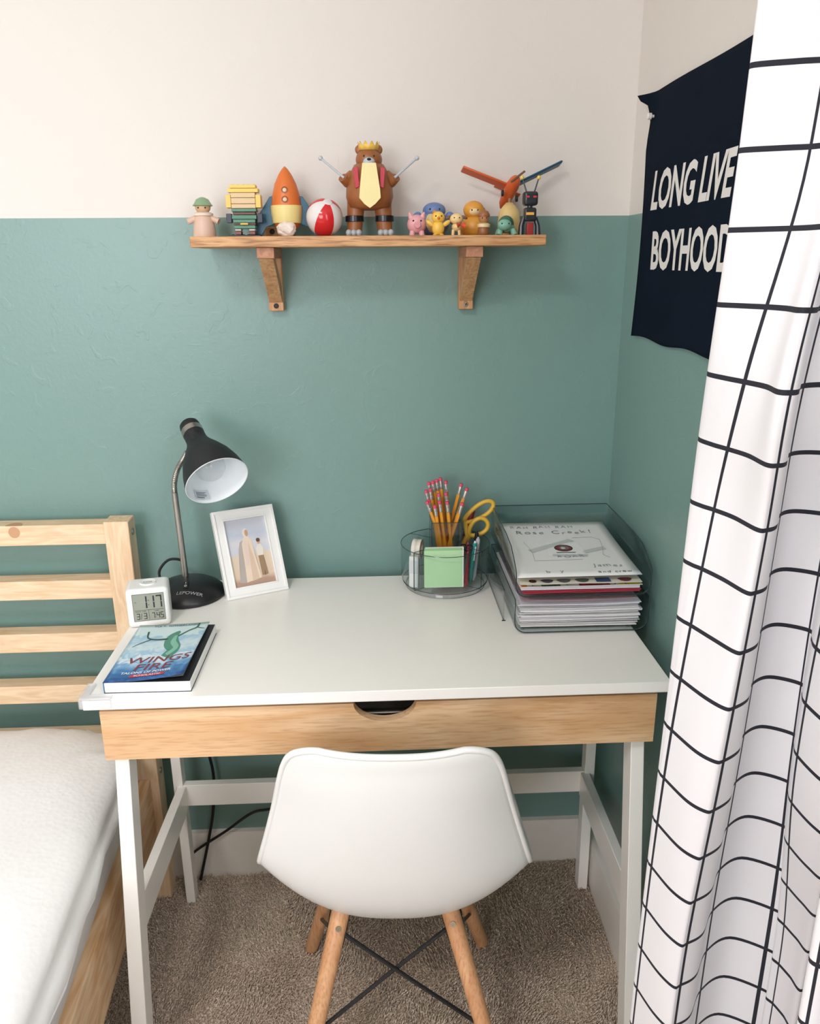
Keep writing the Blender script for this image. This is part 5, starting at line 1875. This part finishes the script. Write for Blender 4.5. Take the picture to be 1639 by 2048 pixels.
# tape dispenser, eraser pack, pens, scissors, marker
tl = thing('tape_dispenser', 'clear tape dispenser with a white roll in the organizer', 'tape', (0.056, -0.088, ZT + 0.009))
tc_ = Vector((0.0560, -0.088, ZT + 0.0740))
part('tape_roll', lathe(bmn(), [(0.011, -0.009), (0.020, -0.009), (0.020, 0.009), (0.011, 0.009)], tc_, (0.95, -0.3, 0), 30, closed=True), C(222, 216, 202, 0.4), tl)
part('housing', tube(bmn(), [tc_ + Vector((0.3 * 0, 0, 0)) + Vector((0.3, 0.95, 0)) * 0.0225 * math.cos(a) + Vector((0, 0, 1)) * 0.0225 * math.sin(a) for a in (PI * (-0.25 + 1.5 * k / 20) for k in range(21))], 0.0022, 8), M['clear'], tl)
part('housing_foot', box(bmn(), 0.047, 0.065, -0.101, -0.075, ZT + 0.0095, ZT + 0.053), M['clear'], tl, bevel=0.002)
ep = thing('eraser_pack', 'white eraser block in clear wrap beside the tape dispenser', 'eraser', (0.046, -0.137, ZT + 0.009))
em = frame_m((0.046, -0.137, ZT + 0.0095), (0.96, -0.28, 0), (0, 0.05, 1))
part('eraser_block', box(bmn(), -0.0095, 0.0095, 0, 0.066, -0.006, 0.006, em), C(232, 230, 226, 0.6), ep, bevel=0.0015)
part('wrap_band', box(bmn(), -0.0099, 0.0099, 0.030, 0.058, -0.0064, 0.0064, em), C(214, 214, 216, 0.25), ep, bevel=0.0015)


def pen(label, foot, top, col, clipcol, r=0.0046):
    foot, top = Vector(foot), Vector(top)
    d = (top - foot).normalized()
    o_ = thing('pen', label, 'pen', tuple(foot))
    part('barrel', tube(bmn(), [foot, foot + d * 0.012, top - d * 0.012, top - d * 0.004], [0.0012, r, r, r * 0.85], 14), col, o_, sharp=50)
    part('click_button', tube(bmn(), [top - d * 0.005, top], [0.0024, 0.0022], 10), clipcol, o_)
    sdv = Vector((0.3, -1, 0))
    sdv = (sdv - d * sdv.dot(d)).normalized()
    part('clip', tube(bmn(), [top - d * 0.010 + sdv * (r + 0.001), top - d * 0.040 + sdv * (r + 0.0012)], 0.0012, 6), clipcol, o_)


pen('teal ballpoint pen with white clip standing in the organizer', (0.160, -0.128, ZT + 0.010), (0.1700, -0.130, 0.8925), C(36, 140, 130), C(224, 226, 226))
pen('white ballpoint pen standing behind the teal pen', (0.170, -0.112, ZT + 0.010), (0.1785, -0.112, 0.8945), C(206, 208, 212), C(196, 198, 200))
pen('red pen with rounded cap standing in the organizer', (0.150, -0.146, ZT + 0.010), (0.1555, -0.128, 0.8900), C(176, 48, 66), C(150, 36, 52))
pen('black pen standing at the back of the organizer', (0.172, -0.086, ZT + 0.010), (0.1790, -0.088, 0.8990), C(26, 27, 30), C(40, 42, 46))

t = thing('scissors', 'yellow-handled scissors standing tip down in the organizer', 'scissors', (0.158, -0.070, ZT + 0.01))
pv = Vector((0.1520, -0.066, 0.862))
tip = Vector((0.1500, -0.066, ZT + 0.0115))
for k, cc, ra, rb, an, stem_ in ((0, Vector((0.1850, -0.062, 0.9320)), 0.0350, 0.0130, 0.60, 0), (1, Vector((0.1830, -0.070, 0.9010)), 0.0225, 0.0155, 0.72, 1)):
    ux = Vector((math.cos(an), 0, math.sin(an)))
    uy = Vector((-math.sin(an), 0, math.cos(an)))
    yo = Vector((0, -0.0025 + 0.005 * k, 0))
    loop = [cc + ux * ra * math.cos(a) + uy * rb * math.sin(a) * (1 + 0.25 * math.cos(a)) for a in (2 * PI * j / 32 for j in range(32))]
    h = part('handle', tube(bmn(), loop, 0.0046, 10, close=True), C(222, 178, 62, 0.4), t, sharp=180)
    part('shank', tube(bmn(), [cc - ux * (ra - 0.001), pv.lerp(cc, 0.30) + yo, pv + yo], [0.0046, 0.0056, 0.0046], 10), C(222, 178, 62, 0.4), h)
    w_ = 0.0050
    part('blade', hexa(bmn(), [pv + yo + Vector((-w_, -0.0008, 0)), pv + yo + Vector((w_, -0.0008, 0)), pv + yo + Vector((w_, 0.0008, 0)), pv + yo + Vector((-w_, 0.0008, 0))],
         [tip + yo + Vector((-0.0008, -0.0006, 0)), tip + yo + Vector((0.0008, -0.0006, 0)), tip + yo + Vector((0.0008, 0.0006, 0)), tip + yo + Vector((-0.0008, 0.0006, 0))]), M['steel'], h)
part('pivot_screw', lathe(bmn(), [(0.0030, -0.0045), (0.0030, -0.0055), (0.001, -0.006)], pv, (0, 1, 0), 12), M['steel'], t)
t = thing('red_marker', 'dark red marker leaning behind the scissors', 'marker', (0.150, -0.052, ZT + 0.01))
part('barrel', tube(bmn(), [(0.147, -0.045, ZT + 0.0105), (0.1630, -0.046, 0.893)], 0.0062, 14), C(120, 30, 44), t)
part('cap', tube(bmn(), [(0.1630, -0.046, 0.893), (0.1735, -0.0465, 0.930), (0.1745, -0.0465, 0.934)], [0.0068, 0.0066, 0.0050], 14), C(148, 34, 48), t)
t = thing('black_scissors', 'small scissors with black finger loops behind the sticky notes', 'scissors', (0.148, -0.150, ZT + 0.01))
for k in (0, 1):
    cc = Vector((0.1430 + 0.013 * k, -0.139 + 0.004 * k, 0.883 - 0.003 * k))
    h = part('handle', tube(bmn(), [cc + Vector((0.0085 * math.cos(a), 0.003 * math.cos(a), 0.0062 * math.sin(a))) for a in (2 * PI * j / 20 for j in range(20))], 0.0015, 8, close=True), M['black_matte'], t)
    part('blade', tube(bmn(), [cc - Vector((0, 0, 0.0062)), Vector((0.148, -0.142, 0.845)), Vector((0.146 + 0.002 * k, -0.142, ZT + 0.0105))], [0.0022, 0.0026, 0.0008], 6), M['steel'], h)

# ------------------------------------------------------------------ letter trays and papers
TX0, TX1, TYB, TYF = 0.2150, 0.4560, -0.052, -0.345


def u_section(x0, x1, zb, h, r, lean):
    P = [(x0 - lean, zb + h)]
    for k in range(9):
        a = PI + (PI / 2) * k / 8
        P.append((x0 + r + r * math.cos(a), zb + r + r * math.sin(a)))
    for k in range(9):
        a = -PI / 2 + (PI / 2) * k / 8
        P.append((x1 - r + r * math.cos(a), zb + r + r * math.sin(a)))
    P.append((x1 + lean, zb + h))
    return P


def tray(label, zb, h, front_cut):
    o_ = thing('letter_tray', label, 'letter tray', (0.336, -0.2, zb))
    sec = u_section(TX0, TX1, zb, h, 0.021, 0.0)
    ys = [TYB, -0.11, -0.17, -0.23, -0.285, -0.315, -0.335, TYF]
    bm = bmn()
    rows = []
    for y in ys:
        k = max(0.0, (-y - 0.262) / 0.083)
        top = h * (1 - 0.42 * k ** 1.5 * front_cut)
        rows.append([bm.verts.new((x, y, zb + min(z - zb, top) if z - zb > top else z)) for x, z in sec])
    for a, b in zip(rows[:-1], rows[1:]):
        for i in range(len(sec) - 1):
            bm.faces.new((a[i], a[i + 1], b[i + 1], b[i]))
    cap = bm.faces.new(rows[0])
    sh_ = part('tray_shell', bm, M['smoke'], o_, sharp=50)
    md = sh_.modifiers.new('thickness', 'SOLIDIFY')
    md.thickness = 0.0022
    md.offset = 1
    rim = [v for v in [(x, TYF, min(z, zb + h * (1 - 0.42 * front_cut))) for x, z in sec]]
    side_l = [(sec[0][0], y, zb + h * (1 - 0.42 * max(0.0, (-y - 0.262) / 0.083) ** 1.5 * front_cut)) for y in ys]
    side_r = [(sec[-1][0], y, zb + h * (1 - 0.42 * max(0.0, (-y - 0.262) / 0.083) ** 1.5 * front_cut)) for y in ys]
    b2 = bmn()
    tube(b2, side_l + rim[1:-1] + list(reversed(side_r)), 0.0009, 6, close=True)
    part('tray_edge', b2, M['edge'], sh_, label='dark polished edge of the clear tray')
    return o_


T1, T2 = ZT + 0.0028, 0.8620
tr1 = tray('lower clear letter tray holding the tall pile of papers', T1, 0.0640, 0.0)
tr2 = tray('upper clear letter tray holding the pencilled drawing', T2, 0.0800, 1.0)
for xx in (0.230, 0.424):
    part('foot', box(bmn(), xx, xx + 0.006, -0.33, -0.075, ZT + 0.0003, ZT + 0.0026), M['smoke'], tr1)
bm = box(bmn(), 0.2035, 0.2055, -0.288, -0.060, ZT + 0.0005, ZT + 0.062)
sp_ = thing('clear_divider_panel', 'clear plastic panel standing on edge beside the letter trays', 'plastic panel', (0.2045, -0.17, ZT))
pn = part('sheet', bm, M['smoke'], sp_)
part('sheet_edge', merge(tube(bmn(), [(0.2045, -0.288, ZT + 0.0012), (0.2045, -0.060, ZT + 0.0012)], 0.0010, 6), tube(bmn(), [(0.2045, -0.060, ZT + 0.062), (0.2045, -0.288, ZT + 0.062)], 0.0007, 6), tube(bmn(), [(0.2010, -0.289, ZT + 0.0012), (0.2080, -0.289, ZT + 0.0012)], 0.0010, 6)), M['edge'], pn)


def sheet(bm, x0, x1, y0, y1, z, th, sag=0.0, curl=0.0, seed=0, rot=0.0, tilt=0.0):
    """Slightly wavy sheet with a real thickness."""
    n = 10
    cx, cy = (x0 + x1) / 2, (y0 + y1) / 2

    def P(i, j, dz):
        x, y = x0 + (x1 - x0) * i / n, y0 + (y1 - y0) * j / n
        k = i / n * 2 - 1
        zz = z + sag * (k * k) + curl * (1 - j / n) ** 2 * 0.5 + tilt * (j / n) + 0.0006 * mnoise.noise(Vector((x * 20 + seed, y * 20, seed * 1.7))) + dz
        c_, s_ = math.cos(rot), math.sin(rot)
        return Vector((cx + (x - cx) * c_ - (y - cy) * s_, cy + (x - cx) * s_ + (y - cy) * c_, zz))
    lo = [[bm.verts.new(P(i, j, 0)) for i in range(n + 1)] for j in range(n + 1)]
    hi = [[bm.verts.new(P(i, j, th)) for i in range(n + 1)] for j in range(n + 1)]
    for j in range(n):
        for i in range(n):
            bm.faces.new((hi[j][i], hi[j][i + 1], hi[j + 1][i + 1], hi[j + 1][i]))
            bm.faces.new((lo[j][i], lo[j + 1][i], lo[j + 1][i + 1], lo[j][i + 1]))
    for i in range(n):
        bm.faces.new((lo[0][i], lo[0][i + 1], hi[0][i + 1], hi[0][i]))
        bm.faces.new((lo[n][i], hi[n][i], hi[n][i + 1], lo[n][i + 1]))
        bm.faces.new((lo[i][0], hi[i][0], hi[i + 1][0], lo[i + 1][0]))
        bm.faces.new((lo[i][n], lo[i + 1][n], hi[i + 1][n], hi[i][n]))
    return bm


PAP = [C(232, 231, 230, 0.8), C(224, 222, 224, 0.8), C(214, 212, 220, 0.8), C(236, 234, 230, 0.8), C(206, 204, 206, 0.8)]
z = T1 + 0.0024
rnd = random.Random(11)
for k in range(22):
    th = 0.0012 + 0.0005 * rnd.random()
    dx, dy = rnd.uniform(-0.0045, 0.0045), rnd.uniform(-0.006, 0.009)
    gap = 0.0006 + 0.0003 * rnd.random()
    hh = min(0.021, z - T1)
    ins_ = 0.021 - math.sqrt(0.021 ** 2 - (0.021 - hh) ** 2)
    single('paper_sheet', sheet(bmn(), max(0.2265 + dx, TX0 + ins_ + 0.0065), min(0.4430 + dx, TX1 - ins_ - 0.0065), -0.334 + dy, -0.060 + dy, z, th, sag=0.00008 * k, seed=k, rot=rnd.uniform(-0.014, 0.014)), PAP[rnd.randrange(5)],
           'white paper sheets in the pile of the lower tray', 'paper', 'papers in the lower tray')
    z += th + gap
single('pink_paper', sheet(bmn(), 0.2290, 0.4400, -0.322, -0.062, z + 0.0004, 0.0005, sag=0.0020, seed=40), C(206, 180, 184, 0.8), 'pinkish sheet lying on top of the lower tray pile', 'paper')
z2 = T2 + 0.0026
fold = thing('red_folder', 'thin red folder at the bottom of the upper tray', 'folder', (0.332, -0.2, z2))
part('folder_back', sheet(bmn(), 0.2310, 0.4400, -0.338, -0.058, z2 + 0.0008, 0.0012, seed=51), C(188, 58, 76, 0.6), fold)
part('folder_flap', sheet(bmn(), 0.2290, 0.4420, -0.338, -0.058, z2 + 0.0034, 0.0010, seed=52), C(188, 58, 76, 0.6), fold)
single('workbook', sheet(bmn(), 0.2260, 0.4400, -0.336, -0.060, z2 + 0.0062, 0.0056, seed=53), C(214, 210, 216, 0.8), 'pale grey workbook lying on the red folder', 'workbook')
cb = thing('colouring_page', 'colouring page with orange, green and yellow corners above the workbook', 'paper', (0.332, -0.2, z2 + 0.0135))
zc = z2 + 0.0140
pg = part('page', sheet(bmn(), 0.2240, 0.4430, -0.341, -0.060, zc, 0.0006, seed=54), M['paper'], cb)
for (a0, a1, c_) in ((0.226, 0.236, C(226, 134, 50, 0.7)), (0.262, 0.296, C(70, 120, 84, 0.7)), (0.330, 0.385, C(150, 40, 52, 0.7)), (0.400, 0.441, C(226, 210, 92, 0.7))):
    part('crayon_patch', sheet(bmn(), a0, a1, -0.340, -0.305, zc + 0.0007, 0.0003, seed=54), c_, pg)
bm = bmn()
for k in range(9):
    x_ = 0.246 + 0.021 * k
    tube(bm, [(x_, -0.3395, zc + 0.0014), (x_ + 0.006 * math.sin(k * 2.0), -0.328, zc + 0.0014), (x_ + 0.010 * math.cos(k * 1.3), -0.312, zc + 0.0014)], 0.0005, 4)
part('crayon_line', bm, M['ink'], pg, kind='stuff')
stp = thing('sticker_sheet', 'cream sticker sheet with small dark pictures under the drawing', 'stickers', (0.332, -0.2, zc + 0.005))
zs = zc + 0.0075
pg = part('page', sheet(bmn(), 0.2225, 0.4400, -0.347, -0.066, zs, 0.0006, seed=55, tilt=0.004), C(226, 220, 204, 0.8), stp)
for x_, col, r_ in ((0.246, C(128, 52, 50), 0.005), (0.272, C(70, 74, 90), 0.009), (0.302, C(96, 96, 98), 0.010), (0.335, C(84, 96, 84), 0.010), (0.372, C(58, 76, 116), 0.012), (0.412, C(112, 50, 62), 0.010)):
    if r_ == 0.005:
        poly = [(x_ + (0.007 if k % 2 == 0 else 0.0022) * math.cos(PI * k / 8), -0.3350 + (0.007 if k % 2 == 0 else 0.0022) * math.sin(PI * k / 8)) for k in range(16)]
    elif x_ == 0.372:
        poly = [(x_ - 0.013, -0.344), (x_ + 0.013, -0.344), (x_ + 0.013, -0.326), (x_ - 0.013, -0.326)]
    else:
        poly = [(x_ + r_ * 1.15 * (1 + 0.18 * math.sin(5 * a)) * math.cos(a), -0.335 + r_ * 0.8 * (1 + 0.18 * math.sin(3 * a)) * math.sin(a)) for a in (2 * PI * k / 22 for k in range(22))]
    part('sticker', prism(bmn(), poly, zs + 0.0016, zs + 0.0019), col, pg)

dw = thing('pencil_drawing', 'white paper with pencilled words and a taped round badge, topmost in the tray', 'drawing', (0.332, -0.2, 0.899))
ZD = 0.9000
c0, c1, c2, c3 = Vector((0.2175, -0.347, ZD)), Vector((0.4395, -0.345, ZD)), Vector((0.4440, -0.066, ZD + 0.0070)), Vector((0.2290, -0.064, ZD + 0.0070))


def dp_(u, v, rise=0.0):
    a, b = c0.lerp(c1, u), c3.lerp(c2, u)
    p_ = a.lerp(b, v)
    return p_ + Vector((0, 0, rise - 0.004 * math.sin(PI * v) * 0.5))


bm = bmn()
n = 12
lo = [[bm.verts.new(dp_(i / n, j / n)) for i in range(n + 1)] for j in range(n + 1)]
for j in range(n):
    for i in range(n):
        bm.faces.new((lo[j][i], lo[j][i + 1], lo[j + 1][i + 1], lo[j + 1][i]))
pg = part('page', bm, M['paper'], dw, sharp=180)
md = pg.modifiers.new('thickness', 'SOLIDIFY')
md.thickness = 0.0005


def hand(txt, size, u, v, seed, col=None, xs=1.0, sp=1.0, bold=-0.0001):
    rr = random.Random(seed)
    out_ = []
    cur = 0.0
    for ch in txt:
        if ch == ' ':
            cur += size * 0.45 * sp
            continue
        k_ = size * rr.uniform(0.88, 1.12)
        m_ = Matrix.Translation((cur, rr.uniform(-0.1, 0.1) * size, 0)) @ Matrix.Rotation(rr.uniform(-0.14, 0.14), 4, 'Z')
        b = text_bm(ch, k_, m_, bold, rr.uniform(-0.1, 0.15), 'LEFT', xs, 0.0)
        xs_ = [q.co.x for q in b.verts]
        cur = max(xs_) + size * 0.16 * sp
        out_.append(b)
    b = merge(*out_)
    bmesh.ops.triangulate(b, faces=b.faces)
    for q in b.verts:
        q.co = dp_(u + q.co.x / 0.216, v + q.co.y / 0.279, 0.0008)
    return part('handwriting', b, col or M['pencil_lead'], pg)


hand('RAH RAH RAH', 0.0175, 0.085, 0.880, 1, sp=0.9)
hand('Rose Creek!', 0.0225, 0.115, 0.765, 2, sp=1.15)
hand('ROAR', 0.0155, 0.395, 0.325, 3, C(120, 120, 122), sp=1.3)
hand('by', 0.0180, 0.24, 0.065, 4, sp=6.0)
hand('James', 0.0180, 0.655, 0.145, 5, sp=1.0)
hand('and crew', 0.0140, 0.66, 0.040, 6, C(96, 96, 100), sp=0.7, bold=0.0001)


def dpoly(pts, rise, mat, nm):
    b = bmn()
    b.faces.new([b.verts.new(dp_(p[0], p[1], rise)) for p in pts])
    return part(nm, b, mat, pg)


dpoly([(0.33, 0.36), (0.66, 0.36), (0.64, 0.60), (0.36, 0.60)], 0.0006, C(238, 238, 236, 0.5), 'badge_slip')
tape = C(206, 208, 206, 0.2)
dpoly([(0.17, 0.47), (0.20, 0.42), (0.62, 0.62), (0.58, 0.66)], 0.0007, tape, 'tape_strip')
dpoly([(0.62, 0.43), (0.66, 0.39), (0.86, 0.46), (0.85, 0.51)], 0.0007, tape, 'tape_strip')
dpoly([(0.36, 0.35), (0.66, 0.33), (0.67, 0.37), (0.37, 0.385)], 0.0007, tape, 'tape_strip')
dpoly(oval(0.49, 0.49, 0.082, 0.062, 26), 0.0009, C(60, 26, 30), 'badge')
dpoly(oval(0.49, 0.49, 0.070, 0.050, 26), 0.0010, C(126, 36, 44), 'badge')
dpoly([(0.445, 0.50), (0.485, 0.53), (0.53, 0.515), (0.545, 0.485), (0.51, 0.46), (0.465, 0.465)], 0.0011, C(120, 112, 114), 'badge')
dpoly(oval(0.485, 0.487, 0.020, 0.016, 14), 0.0012, C(224, 222, 220), 'badge')
dpoly([(0.41, 0.405), (0.575, 0.40), (0.575, 0.412), (0.41, 0.417)], 0.0009, M['ink'], 'badge')
bm = bmn()
for P in ([(0.16, 0.62), (0.19, 0.50), (0.20, 0.38), (0.19, 0.27), (0.40, 0.275), (0.60, 0.28)], [(0.62, 0.68), (0.80, 0.685), (0.86, 0.64), (0.84, 0.50), (0.80, 0.36), (0.84, 0.30)]):
    tube(bm, [dp_(a, b, 0.0007) for a, b in P], 0.00028, 4)
part('pencil_line', bm, M['pencil_lead'], pg)
